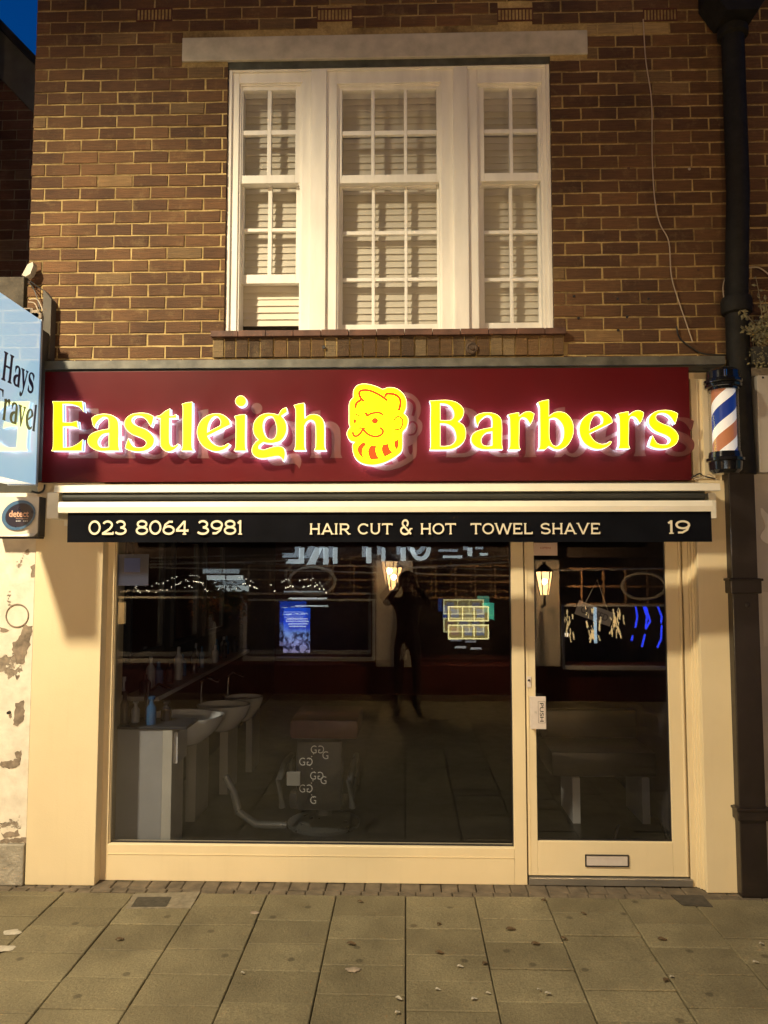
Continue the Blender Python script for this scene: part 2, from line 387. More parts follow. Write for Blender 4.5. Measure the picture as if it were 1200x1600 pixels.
# letter outlines, traced; units: eighths of a photo pixel, origin (x0, 610)
GL = {
 'E': [[(92,135,1),(470,135,1),(486,270,1),(440,215),(370,185),(300,172),(225,172,1),(228,395,1),(330,400),(405,380,1),(418,478,1),(350,455),(230,455,1),(232,712,1),(330,705),(420,660),(475,610,1),(464,757,1),(80,757,1),(100,715),(103,400),(105,180)]],
 'a': [[(585,345,1),(640,310),(740,293),(840,310),(905,360),(925,450),(925,690),(938,757,1),(800,757),(700,760),(620,740),(555,690),(535,630),(560,560),(650,510),(800,478,1),(800,400),(785,350),(740,335),(680,370),(640,420),(625,470,1),(600,430)],
       [(800,535,1),(730,550),(680,600),(665,650),(690,700),(745,712),(800,705,1)]],
 's': [[(405,325,1),(330,290),(230,280),(120,300),(50,360),(35,430),(60,490),(130,550),(240,595),(300,635),(305,670),(270,705),(200,712),(140,690),(85,595,1),(60,660),(42,725,1),(110,755),(210,768),(310,750),(390,690),(410,610),(380,550),(310,490),(200,445),(140,405),(130,360),(170,325),(240,325),(300,360),(350,430),(368,458,1),(388,400)]],
 't': [[(605,225,1),(605,316,1),(650,312),(682,296,1),(690,346,1),(600,348,1),(600,640),(620,690),(660,695),(705,665,1),(715,690,1),(660,740),(600,765),(540,755),(490,700),(482,620),(482,348,1),(430,342,1),(428,322,1),(480,310),(540,262)]],
 'l': [[(752,170,1),(820,150),(885,143,1),(883,400),(880,700),(900,757,1),(742,757,1),(760,700),(762,400),(765,215)]],
 'e': [[(560,430,1),(545,370),(480,310),(390,287),(280,310),(190,380),(145,480),(150,580),(200,680),(280,740),(380,765),(470,745),(530,705),(552,672,1),(530,658,1),(480,690),(410,695),(340,660),(290,600),(275,570,1)],
       [(272,522,1),(285,430),(320,360),(370,325),(410,340),(438,390),(430,440,1)]],
 'i': [[(608,322,1),(680,303),(750,298,1),(748,700),(762,757,1),(602,757,1),(622,710),(625,380)],
       [(690,65),(739,86),(760,135),(739,184),(690,205),(641,184),(620,135),(641,86)]],
 'g': [[(540,210,1),(552,270,1),(480,320,1),(520,370),(545,450),(530,550),(470,630),(380,660),(300,660),(250,650,1),(200,690),(195,725,1),(250,740),(340,715),(430,695),(500,715),(525,770),(520,840),(500,890,1),(480,850),(440,825),(350,835),(250,850),(170,840),(115,790),(110,720),(150,650),(190,620,1),(140,560),(122,480),(140,390),(200,320),(290,285),(380,290),(440,305,1),(480,240)],
       [(340,325),(280,350),(250,420),(255,500),(290,580),(350,612),(400,580),(418,500),(405,410),(375,345)]],
 'h': [[(630,185,1),(700,165),(765,155,1),(770,350,1),(830,305),(910,300),(980,340),(1015,420),(1020,700),(1040,752,1),(885,752,1),(905,700),(905,480),(890,400),(850,372),(800,390),(768,440,1),(770,700),(785,752,1),(632,752,1),(650,700),(652,400),(652,240)]],
 'B': [[(85,130,1),(200,122),(330,122),(430,150),(500,210),(520,270),(500,340),(450,390,1),(520,440),(545,530),(530,620),(470,690),(370,735),(250,745),(90,745,1),(100,700),(98,400),(100,180)],
       [(225,165,1),(300,175),(360,215),(390,280),(385,340),(350,370),(225,372,1)],
       [(225,415,1),(310,425),(380,470),(415,550),(410,630),(360,680),(290,695),(225,695,1)]],
 'r': [[(105,302,1),(180,285),(248,275,1),(250,320,1),(310,275),(380,262),(440,290,1),(425,360),(388,432,1),(350,370),(320,345),(280,345),(255,390),(252,500),(250,690),(268,742,1),(110,742,1),(130,690),(130,400),(125,340)]],
 'b': [[(478,150,1),(550,125),(622,115,1),(622,320,1),(680,280),(750,265),(830,285),(900,360),(930,460),(920,570),(860,680),(780,735),(700,740),(620,700,1),(575,742,1),(485,745,1),(505,690),(505,300),(500,200)],
       [(628,360,1),(690,345),(750,380),(795,450),(805,550),(780,640),(720,695),(670,680),(635,620),(625,550)]],
 # extra capitals and lower case for the travel sign, same units (cap height about 620)
 'H': [[(80,135,1),(300,135,1),(300,165,1),(255,180,1),(255,410,1),(480,410,1),(480,180,1),(435,165,1),(435,135,1),(655,135,1),(655,165,1),(605,180,1),(605,712,1),(655,727,1),(655,757,1),(435,757,1),(435,727,1),(480,712,1),(480,455,1),(255,455,1),(255,712,1),(300,727,1),(300,757,1),(80,757,1),(80,727,1),(130,712,1),(130,180,1),(80,165,1)]],
 'y': [[(60,300,1),(260,300,1),(260,325,1),(225,340,1),(320,590,1),(400,345,1),(355,325,1),(355,300,1),(500,300,1),(500,325,1),(460,340,1),(300,800),(230,900),(150,930),(95,900),(90,850),(130,820),(190,850),(240,790),(262,745,1),(105,340,1),(60,325,1)]],
 'T': [[(60,135,1),(600,135,1),(610,290,1),(580,290,1),(530,190),(470,172),(400,172,1),(400,712,1),(455,727,1),(455,757,1),(205,757,1),(205,727,1),(262,712,1),(262,172,1),(190,172),(130,190),(80,290,1),(50,290,1)]],
 'v': [[(60,300,1),(260,300,1),(260,325,1),(225,340,1),(310,600,1),(390,345,1),(345,325,1),(345,300,1),(490,300,1),(490,325,1),(450,340,1),(300,765,1),(270,765,1),(105,340,1),(60,325,1)]],
}
PLACED = [('E',70,0),('a',70,0),('s',190,0),('t',190,0),('l',190,0),('e',290,0),('i',290,0),('g',380,0),('h',380,0),
          ('B',660,0),('a',668.75,-18),('r',780,0),('b',780,0),('e',887,-27),('r',951.2,-12),('s',1008.8,-35)]
FACE_OUT = [(215,250),(225,190),(280,120),(370,95),(480,105),(580,135),(680,180,1),(780,150),(900,170),(1000,250),(1050,350),(1050,470),(1015,560,1),(1070,620),(1080,700),(1050,790),(1000,850),(995,920),(990,1110),(960,1180),(800,1290),(650,1350),(500,1370),(350,1340),(250,1260),(210,1150),(205,1050),(235,1010,1),(170,990),(125,920),(120,850),(165,770,1),(150,720),(150,560),(150,430),(170,360),(215,310,1)]
FACE_STROKES = [([(255,478),(260,420),(290,380),(340,352)],36),([(390,370),(340,325),(312,260),(325,215),(370,197),(460,200),(560,235),(660,290),(752,360)],34),
 ([(722,305),(735,258),(800,252),(880,270),(940,320),(958,400),(930,518)],36),([(222,563),(270,575),(318,602)],20),([(408,545),(445,605)],36),([(440,598),(500,562),(580,548),(640,553),(690,585)],30),
 ([(370,685),(345,735),(318,790)],16),([(300,792),(435,790)],18),([(375,800),(330,870),(270,915),(225,900),(210,845)],32),([(375,803),(430,870),(520,915),(610,915),(670,880),(682,825),(635,778)],32),
 ([(850,680),(880,630),(930,610),(985,650),(990,730),(950,800),(860,818)],22)]
FACE_BLOBS = [[(385,1000,1),(425,1045,1),(375,1100),(360,1180),(390,1275,1),(320,1210),(285,1130),(310,1060)],[(490,1060,1),(585,1065,1),(570,1130),(590,1210),(630,1270,1),(490,1285,1),(460,1210),(450,1140)],
 [(680,1050,1),(770,1030,1),(785,1110),(835,1175,1),(710,1240,1),(670,1160),(665,1100)],[(855,1000,1),(925,960,1),(928,1060),(905,1130,1),(870,1090)],
 [(245,640),(267,680),(245,720),(223,680)],[(558,627),(610,675),(558,723),(506,675)]]
def glyph_px(ch, x0, dv=0):
    return [[(x0 + p[0] / 8, 610 + (p[1] + dv) / 8) + tuple(p[2:]) for p in c] for c in GL[ch]]
def to_plane(c, Y, dx=0, dy=0):
    out = []
    for p in c:
        q = P(p[0] + dx, p[1] + dy, Y); out.append((q.x, q.z) + tuple(p[2:]))
    return out

# stroke lettering for the valance
def arc(cx, cy, rx, ry, a0, a1, n=14):
    return [(cx + rx * math.cos(R_(a0 + (a1 - a0) * k / n)), cy + ry * math.sin(R_(a0 + (a1 - a0) * k / n))) for k in range(n + 1)]
def foot(x, y, w=.24): return [(x - w / 2, y), (x + w / 2, y)]
T_ = .15
def _V(x, y0=0., y1=1.): return [[(x, y0), (x, y1)]]
SF = {
 '0': (.98, [arc(.49,.5,.40,.43,0,360,28)]), 'O': (1.08, [arc(.54,.5,.45,.43,0,360,28)]),
 '1': (.42, [[(.24,0),(.24,1)], [(.24,.93),(.05,.78)]], [foot(.24,.04,.3)]),
 '2': (.98, [arc(.46,.68,.34,.25,160,-20)+[(.62,.40),(.10,.09)], [(.04,.075),(.92,.075)]], [[(.90,.02),(.90,.22)]]),
 '3': (.95, [arc(.42,.72,.33,.22,155,-90), arc(.42,.28,.42,.22,90,-155)]),
 '4': (1.0, [[(.68,0),(.68,.97)], [(.66,.93),(.06,.30)], [(.02,.28),(.97,.28)]], [foot(.68,.04,.3),[(.95,.2),(.95,.38)]]),
 '6': (.98, [arc(.49,.32,.40,.26,0,360,24), [(.80,.90),(.52,.90),(.22,.70),(.10,.36)]]),
 '8': (.96, [arc(.48,.74,.34,.21,0,360,24), arc(.48,.29,.41,.23,0,360,24)]),
 '9': (.98, [arc(.49,.67,.40,.26,0,360,24), [(.17,.09),(.46,.10),(.76,.30),(.88,.64)]]),
 'H': (1.06, [[(.18,0),(.18,1)],[(.88,0),(.88,1)],[(.18,.5),(.88,.5)]], [foot(.18,.04),foot(.18,.96),foot(.88,.04),foot(.88,.96)]),
 'A': (1.10, [[(.10,0),(.52,1)],[(.52,1),(.98,0)],[(.24,.30),(.84,.30)]], [foot(.10,.04,.26),foot(1.0,.04,.26)]),
 'I': (.36, [[(.18,0),(.18,1)]], [foot(.18,.04,.28),foot(.18,.96,.28)]),
 'R': (1.04, [[(.18,0),(.18,1)],[(.18,.925),(.60,.925)]+arc(.62,.69,.25,.235,90,-90)+[(.18,.455)],[(.52,.45),(.94,0)]], [foot(.18,.04),foot(.18,.96),foot(.98,.04,.2)]),
 'C': (1.02, [arc(.54,.5,.45,.43,42,318,24)], [[(.90,.70),(.90,.92)]]),
 'U': (1.04, [[(.18,1),(.18,.38)]+arc(.52,.36,.34,.29,180,360)+[(.86,.38),(.86,1)]], [foot(.18,.96),foot(.86,.96)]),
 'T': (1.0, [[(.5,0),(.5,1)],[(.04,.93),(.96,.93)]], [foot(.5,.04),[(.06,.80),(.06,1)],[(.94,.80),(.94,1)]]),
 '&': (1.12, [arc(.46,.82,.24,.23,-60,260,20), [(.26,.68),(.62,.35),(.98,.02)], arc(.44,.28,.38,.27,105,330,18)+[(.92,.40)]], [foot(.98,.42,.24)]),
 'W': (1.5, [[(.08,1),(.42,0)],[(.42,0),(.76,.95)],[(.76,.95),(1.10,0)],[(1.10,0),(1.44,1)]], [foot(.08,.96,.24),foot(1.44,.96,.24)]),
 'E': (.92, [[(.18,0),(.18,1)],[(.1,.93),(.86,.93)],[(.18,.5),(.66,.5)],[(.1,.07),(.88,.07)]], [[(.84,.8),(.84,1)],[(.66,.4),(.66,.6)],[(.86,0),(.86,.22)],foot(.12,.04,.1)]),
 'L': (.86, [[(.18,0),(.18,1)],[(.1,.07),(.82,.07)]], [[(.80,0),(.80,.22)],foot(.18,.96)]),
 'S': (.94, [arc(.47,.72,.35,.215,35,270,18)+arc(.47,.28,.38,.22,90,-145,18)], [[(.76,.75),(.76,.95)],[(.13,.05),(.13,.25)]]),
 'V': (1.10, [[(.10,1),(.55,0)],[(.55,0),(1.0,1)]], [foot(.08,.96,.26),foot(1.02,.96,.26)]),
 ' ': (.55, []),
}
def stroke_text(parent, body, x0, x1, z0, z1, Y, w=T_, amp_scale=1.22):
    adv = sum(SF[c][0] + .06 for c in body) - .06
    sx = (x1 - x0) / adv; h = z1 - z0; cx = x0
    for c in body:
        g = SF[c]; sc = amp_scale if c == '&' else 1.0; k = 0; mb = MB()
        for grp, ww in ((g[1], w), (g[2] if len(g) > 2 else [], .085)):
            for st in grp:
                L, Rr = ribbon_pts(st, ww, 1)
                k += 1; yy = Y - .00025 * k
                vl = [mb.bm.verts.new((cx + p.x * sx, yy, z0 + p.y * h * sc)) for p in L]
                vr = [mb.bm.verts.new((cx + p.x * sx, yy, z0 + p.y * h * sc)) for p in Rr]
                for i in range(len(vl) - 1):
                    mb.bm.faces.new((vl[i], vl[i + 1], vr[i + 1], vr[i]))
        cx += (g[0] + .06) * sx
        if k: mb.build('valance_letter', LETTER, parent)

# ------------------------------------------------------------------ ground
def tint_attr(me, cols):         # one colour per face group
    at = me.color_attributes.new('tint', 'FLOAT_COLOR', 'CORNER')
    for p, c in zip(me.polygons, cols):
        for li in p.loop_indices: at.data[li].color = (*c, 1)
ST = MB(); ST.poly([(-60, -60, -.03), (60, -60, -.03), (60, 60, -.03), (-60, 60, -.03)])
tag(ST.build('street', JOINT), kind='structure')
def slab_mesh(cells, bev=.004):
    bm = bmesh.new(); cols = []
    for x0, x1, y0, y1, zt, tx, ty, c in cells:
        def z(x, y): return zt + (x - x0) * tx + (y - y0) * ty
        top = [bm.verts.new((x, y, z(x, y))) for x, y in ((x0 + bev, y0 + bev), (x1 - bev, y0 + bev), (x1 - bev, y1 - bev), (x0 + bev, y1 - bev))]
        mid = [bm.verts.new((x, y, z(x, y) - bev)) for x, y in ((x0, y0), (x1, y0), (x1, y1), (x0, y1))]
        bot = [bm.verts.new((v.co.x, v.co.y, -.029)) for v in mid]
        bm.faces.new(top); cols.append(c)
        for A, B in ((mid, top), (bot, mid)):
            for k in range(4):
                bm.faces.new((A[k], A[(k + 1) % 4], B[(k + 1) % 4], B[k])); cols.append(c)
    me = bpy.data.meshes.new('slabs'); bm.to_mesh(me); bm.free(); tint_attr(me, cols); return me
YB = G(600, 1399).y              # front of the block course along the shop
cols_px = [102, 213, 315, 420, 527, 634, 740, 847, 958, 1068]
colx = [G(p, 1392).x for p in cols_px]
cw = (colx[-1] - colx[0]) / 9
colx = [colx[0] - cw * k for k in range(9, 0, -1)] + colx + [colx[-1] + cw * k for k in range(1, 9)]
first = {5: 1417, 4: 1432, 6: 1434, 3: 1440, 7: 1423, 2: 1418, 1: 1418, 8: 1438, 0: 1423, 9: 1458}
cells = []; SL = .243
for i in range(len(colx) - 1):
    k = i - 9
    y = G(600, first[k]).y if k in first else YB - random.uniform(.05, .22)
    x0, x1 = colx[i] + .0026, colx[i + 1] - .0026
    ys = [YB]
    while y > -9.0:
        if ys[-1] - y > .05: ys.append(y)
        y -= SL * random.choice([.93, 1.0, 1.0, 1.07])
    for a, b in zip(ys, ys[1:]):
        cells.append((x0, x1, b + .0024, a - .0024, random.uniform(-.0025, .0025), random.uniform(-.005, .005), random.uniform(-.005, .005), (random.random(), 0, 0)))
tag(mesh_obj('pavement', slab_mesh(cells), PAVER), kind='structure')
cells = []
for row, (ya, yb, bw) in enumerate(((YB + .004, YB + .055, .10), (YB + .059, .16, .105))):
    x = -3.6 + row * .04
    while x < 3.8:
        ww = bw * random.uniform(.85, 1.15)
        cells.append((x + .002, x + ww - .002, ya, yb, random.uniform(-.004, .002), 0, random.uniform(-.02, .02), (random.random() * .5, 0, 0)))
        x += ww
tag(mesh_obj('block_course', slab_mesh(cells, .005), BLOCK), kind='structure')
tag(MB().box(-2.6, 2.6, .17, 6.5, -.028, .03).build('shop_floor', M('shop_floor', (.012, .011, .010), .35, var=.3, scale=3)), kind='structure')

# access covers and litter
def flat_quad(name, pts_px, z, mat, h=.006, parent=None):
    return MB().prism([G(*p) + Vector((0, 0, z)) for p in pts_px], (0, 0, -h)).build(name, mat, parent)
cov = thing('access_cover', 'small square iron access cover in the paving in front of the left pilaster', 'access cover', G(236, 1410))
flat_quad('lid', [(215, 1403), (268, 1403), (260, 1418), (205, 1418)], .006, M('iron_lid', (.05, .045, .035), .6, metal=.3, var=.4, scale=40, bmp=.6), parent=cov)
flat_quad('surround', [(208, 1398), (313, 1394), (298, 1420), (196, 1421)], .004, M('cement_patch', (.17, .145, .10), .9, var=.3, scale=30, bmp=.5), parent=cov)
cov2 = thing('access_cover', 'dark broken access cover set in the paving in front of the right pilaster', 'access cover', G(1080, 1408))
flat_quad('lid', [(1048, 1400), (1098, 1401), (1114, 1418), (1066, 1415)], .0065, M('dark_lid', (.04, .034, .026), .8, var=.4, scale=30, bmp=.6), parent=cov2)
LEAF = M('dry_leaf', (.095, .058, .026), .7, var=.5, scale=60, bmp=.4)
LITTER = M('pale_litter', (.34, .31, .25), .7, var=.2, scale=60)
def leaf(px, py, L, rot, mat, name, label, cat, group, curl=.004):
    c = G(px, py); bm = bmesh.new(); n = 6; rows = []
    for i in range(n + 1):
        t = i / n; wv = L * .30 * math.sin(math.pi * min(1, t * .94 + .03)) ** .8
        x = (t - .5) * L
        rows.append([bm.verts.new((x, s * wv, .007 + curl * abs(s) + .003 * math.sin(t * 5))) for s in (-1, 0, 1)])
    for a, b in zip(rows, rows[1:]):
        for k in range(2): bm.faces.new((a[k], a[k + 1], b[k + 1], b[k]))
    g = bmesh.ops.extrude_face_region(bm, geom=bm.faces[:])
    for v in [e for e in g['geom'] if isinstance(e, bmesh.types.BMVert)]: v.co.z += .0008
    me = bpy.data.meshes.new(name); bmesh.ops.recalc_face_normals(bm, faces=bm.faces[:]); bm.to_mesh(me); bm.free()
    o = mesh_obj(name, me, mat); o.location = c; o.rotation_euler = (0, 0, rot)
    return tag(o, label, cat, group)
leaves = [(798, 1454, .05, .3), (1035, 1470, .045, .1), (1041, 1534, .04, .9), (881, 1469, .035, -.2), (687, 1491, .04, .2), (837, 1477, .045, .5),
          (912, 1430, .03, 0), (758, 1508, .035, .4), (187, 1470, .04, .3), (549, 1477, .045, .1), (686, 1446, .03, .6), (1168, 1399, .05, .4), (563, 1411, .03, 0), (850, 1409, .03, .3)]
for i, (px, py, L, r) in enumerate(leaves):
    leaf(px, py, L, r + random.uniform(-.4, .4), LEAF, 'fallen_leaf', 'small brown fallen leaf lying on the paving slabs', 'leaf', 'fallen leaves on the pavement')
for px, py, L, r in [(719, 1513, .05, .05), (741, 1564, .05, .4), (856, 1555, .045, .2), (842, 1549, .03, .5), (623, 1563, .05, -.4), (621, 1585, .04, .5), (1190, 1477, .04, .1), (1181, 1506, .05, .2), (1050, 1529, .04, .4), (684, 1549, .04, 0), (763, 1555, .035, 0), (379, 1523, .03, 0)]:
    leaf(px, py, L * .62, r, LITTER, 'paper_scrap', 'tiny pale scrap of litter lying on the paving slabs', 'litter', 'pale scraps on the pavement', .003)
def blob(px, py, r, label, name='bird_dropping', mat=None):
    c = G(px, py); bm = bmesh.new(); ring = []
    top = bm.verts.new((0, 0, .012))
    for k in range(14):
        a = k * 2 * math.pi / 14; rr = r * random.uniform(.7, 1.1)
        ring.append(bm.verts.new((rr * math.cos(a) * 1.5, rr * math.sin(a), .004)))
    for k in range(14): bm.faces.new((ring[k], ring[(k + 1) % 14], top))
    bm.faces.new(ring[::-1])
    me = bpy.data.meshes.new(name); bm.to_mesh(me); bm.free()
    o = mesh_obj(name, me, mat or LITTER, smooth=True); o.location = c
    return tag(o, label, 'litter')
blob(18, 1458, .035, 'upper of the two pale splats on the paving at the left edge')
blob(8, 1483, .035, 'lower of the two pale splats on the paving at the left edge')
blob(398, 1427, .02, 'round grey pebble of dried gum on the paving below the window', 'gum_lump', BARE)
blob(552, 1516, .025, 'dark flattened lump of gum with a pale centre left of the middle paving joint', 'gum_lump', BARE)

# ------------------------------------------------------------------ the shop building
bld = thing('brick_building', 'brown brick shop building with tall white sash windows above a cream barber shopfront', 'building', (0, .2, 0))
zA, zB = P(200, 51).z, P(200, 560.5).z
CH = (zA - zB) / 27              # course height
BL = P(250 + 55.1, 195).x - P(250, 195).x
XL, XR = P(48, 300).x, 3.6
ZTOP = zB + CH * 40
phase = P(127.5, 195).x; rowphase = int((P(200, 195).z - zB) // CH)
wx0, wx1, wz0, wz1 = rect(353, 863, 99, 521)     # window opening
lx0, lx1, lz0, lz1 = rect(285, 918, 54, 91)      # lintel
lz0 += 0
sx0, sx1, sz0, sz1 = rect(334, 880, 528, 558)    # sill course
air = [rect(a, b, 13, 33) for a, b in ((213, 269), (495, 551), (777, 833), (1005, 1058))]
holes = [(wx0, wx1, wz0, lz0 + .01), (lx0, lx1, lz0, lz1), (sx0 - .004, sx1 + .004, sz0 - .02, wz0 + .004)] + [(a[0] + .004, a[1] - .004, a[2] + .004, a[3] - .004) for a in air]
pale = rect(921, 1032, 31, 50)
def brick_wall(name, xa, xb, za, zb, holes, mat, parent, Yf=0.0, pale=None, phase=0.0, rp=0, quoin=None):
    bm = bmesh.new(); cols = []
    r0 = int(math.floor((za - zB) / CH)); r1 = int(math.ceil((zb - zB) / CH))
    J = .0047
    for r in range(r0, r1):
        z0, z1 = zB + r * CH + J, zB + (r + 1) * CH - J
        if z1 < za + .01: continue
        z0 = max(z0, za); z1 = min(z1, zb)
        off = phase + (BL / 2 if (r - rp) % 2 else 0)
        k0 = int(math.floor((xa - off) / BL)) - 1; k1 = int(math.ceil((xb - off) / BL)) + 1
        segs = []
        for k in range(k0, k1):
            segs.append((max(xa, off + k * BL + J), min(xb, off + (k + 1) * BL - J)))
        for a, b in segs:
            if b - a < .012: continue
            parts = [(a, b)]
            for hx0, hx1, hz0, hz1 in holes:
                if z1 - .012 > hz0 and z0 + .012 < hz1:
                    np_ = []
                    for p, q in parts:
                        if q <= hx0 or p >= hx1: np_.append((p, q)); continue
                        if p < hx0: np_.append((p, hx0))
                        if q > hx1: np_.append((hx1, q))
                    parts = np_
            for p, q in parts:
                if q - p < .015: continue
                g = random.uniform(0, 1) ** 1.2; pl = 0.0
                if pale and pale[0] - .02 < (p + q) / 2 < pale[1] + .02 and pale[2] < (z0 + z1) / 2 < pale[3]: pl = .75
                elif random.random() < .06: pl = .25
                dy = random.uniform(-.0022, .0022); j = lambda s=.0022: random.uniform(-s, s)
                f = [(p + j(), z0 + j()), (q + j(), z0 + j()), (q + j(), z1 + j()), (p + j(), z1 + j())]
                # broken arrises: extra points along the long edges
                n = max(2, int((q - p) / .055))
                low = [(p + (q - p) * t / n, z0 + j(.002)) for t in range(1, n)]; hi = [(q - (q - p) * t / n, z1 + j(.002)) for t in range(1, n)]
                outl = [f[0]] + low + [f[1], f[2]] + hi + [f[3]]
                cx, cz = (p + q) / 2, (z0 + z1) / 2; e = .0035
                front = [bm.verts.new((x + (e if x < cx else -e) * (abs(x - cx) > (q - p) * .48), Yf + dy, z + (e if z < cz else -e))) for x, z in outl]
                mid = [bm.verts.new((x, Yf + dy + .003, z)) for x, z in outl]
                back = [bm.verts.new((x, Yf + .05, z)) for x, z in outl]
                bm.faces.new(front); cols.append((g, pl, 0))
                m = len(outl)
                for A, B in ((mid, front), (back, mid)):
                    for t in range(m):
                        bm.faces.new((A[t], A[(t + 1) % m], B[(t + 1) % m], B[t])); cols.append((g, pl, 0))
    me = bpy.data.meshes.new(name); bm.to_mesh(me); bm.free(); tint_attr(me, cols)
    return mesh_obj(name, me, mat, parent)
ZL = P(600, 566).z
brick_wall('brickwork', XL, XR, ZL, ZTOP, holes, BRICK, bld, 0, pale, phase, rowphase)
mt = MB(); my0, my1 = .0045, .30
def wall_with_hole(mb, x0, x1, z0, z1, y0, y1, h):
    mb.box(x0, h[0], y0, y1, z0, z1); mb.box(h[1], x1, y0, y1, z0, z1)
    mb.box(h[0], h[1], y0, y1, h[3], z1); mb.box(h[0], h[1], y0, y1, z0, h[2])
wall_with_hole(mt, XL + .004, XR, ZL - .2, ZTOP, my0, my1, (wx0 - .002, wx1 + .002, wz0 - .03, lz0 + .004))
mt.build('mortar', MORTAR, bld)
# return wall of the corner going back
mt = MB().box(XL + .006, XL + .25, .30, 8, 0, ZTOP).box(XR - .3, XR, .3, 8, 0, ZTOP).box(XL + .25, XR - .3, 6.5, 6.8, 0, ZTOP).box(XL + .25, XR - .3, .30, 6.5, ZTOP - .2, ZTOP)
mt.build('rear_walls', DMORTAR, bld)
MB().box(lx0, lx1, -.008, .12, lz0, lz1, .006).build('lintel', STONE, bld)
hx = rect(350, 866, 91, 102)
MB().box(hx[0], hx[1], .012, .10, hx[2], hx[3] + .004).build('window_head', M('greenish_head', (.06, .062, .05), .8, var=.4, scale=14), bld)  # dark greenish board under the lintel
for a in air:
    o = MB(); x0, x1, z0, z1 = a; o.box(x0, x1, .012, .06, z0, z1)
    fr = .006
    o.box(x0, x1, -.004, .012, z0, z0 + fr).box(x0, x1, -.004, .012, z1 - fr, z1)
    n = 10
    for k in range(n + 1):
        xx = x0 + (x1 - x0 - fr) * k / n; o.box(xx, xx + fr, -.003, .0115, z0 + fr, z1 - fr)
    o.build('air_brick', M('air_brick_clay', (.085, .026, .018), .8, var=.3, scale=30), bld)
# brick on edge sill with tile creasing, lead flashing below
bm = bmesh.new(); cols = []; x = sx0; 
while x < sx1 - .02:
    wv = min(.075 * random.uniform(.9, 1.1), sx1 - x)
    g = random.random(); d = random.uniform(-.004, .004)
    vs = bmesh.ops.create_cube(bm, size=1)['verts']
    for v in vs: v.co = Vector((x + wv / 2 + v.co.x * (wv - .009), -.028 + d + v.co.y * .06 + .03, (sz0 + sz1) / 2 + v.co.z * (sz1 - sz0)))
    cols += [(g, .45 * (random.random() < .25), 0)] * 6; x += wv
me = bpy.data.meshes.new('sill'); bm.to_mesh(me); bm.free(); tint_attr(me, cols)
mesh_obj('sill_bricks', me, SILLBRICK, bld)
MB().box(sx0, sx1, -.020, .05, sz0 + .002, sz1 - .002).build('sill_mortar', MORTAR, bld)
tz = rect(332, 882, 518, 528)
o = MB(); x = tz[0]
while x < tz[1] - .03:
    wv = min(.165, tz[1] - x); o.box(x + .0015, x + wv - .0015, -.055 + random.uniform(-.003, .003), .06, sz1 + .001, tz[3] - random.uniform(0, .003), .003); x += wv
o.build('sill_tiles', TILE, bld)
pl = rect(728, 746, 536, 553, -.03); c = ((pl[0] + pl[1]) / 2, -.03, (pl[2] + pl[3]) / 2)
def disc(mb, c, prof, seg=20):   # lathe turned to face -Y: (radius, forward)
    rings = [[mb.bm.verts.new((c[0] + r * math.cos(k * 2 * math.pi / seg), c[1] - f, c[2] + r * math.sin(k * 2 * math.pi / seg))) for k in range(seg)] for r, f in prof]
    for A, B in zip(rings, rings[1:]):
        for k in range(seg): mb.bm.faces.new((A[k], A[(k + 1) % seg], B[(k + 1) % seg], B[k]))
    mb.bm.faces.new(rings[-1]); return mb
disc(MB(), c, [(.034, 0), (.034, .012), (.026, .016), (.02, .012), (.012, .012), (.012, .024)]).build('wall_anchor', M('rusty_iron', (.09, .06, .04), .8, metal=.3, var=.5, scale=40), bld)
disc(MB(), P(506, 543, -.03), [(.010, 0), (.010, .012)], 10).build('wall_plug', INK, bld)
# fixing scars and plugs on the right of the brickwork
for px, py in [(965, 467), (1013, 467), (897, 463), (904, 497), (966, 516), (980, 495), (1091, 421), (1077, 264), (982, 263)]:
    disc(MB(), P(px, py, 0), [(.009, .0), (.007, .005)], 8).build('wall_plug', random.choice([INK, CEMENT, TILE]), bld)

# ---- the three-light sash window
def wq(u0, u1, v0, v1, Y): return rect(340 + u0 / 2.222, 340 + u1 / 2.222, 80 + v0 / 2.222, 80 + v1 / 2.222, Y)
fz0, fz1 = wz0, P(600, 103, .02).z
fr = MB()
fr.box(wx0 + .002, wx0 + .024, .018, .20, fz0, fz1, .004).box(wx1 - .024, wx1 - .002, .018, .20, fz0, fz1, .004)
fr.box(wx0 + .024, wx1 - .024, .018, .20, fz1 - .02, fz1, .004)
for u0, u1 in ((322, 376), (820, 871)):
    a = wq(u0, u1, 60, 975, .014); fr.box(a[0], a[1], .014, .20, fz0, fz1 - .02, .004)
LT = [((40, 322), (70, 290), [(88, 172), (186, 270)], [(135, 272), (288, 430)], [(465, 613), (625, 775)], (455, 806), (75, 290)),
      ((376, 820), (413, 777), [(432, 533), (545, 647), (658, 760)], [(133, 273), (288, 428)], [(472, 622), (635, 785), (797, 948)], (458, 974), (420, 772)),
      ((871, 1160), (905, 1132), [(925, 1013), (1025, 1112)], [(127, 268), (282, 422)], [(465, 620), (632, 785), (797, 942)], (455, 974), (910, 1128))]
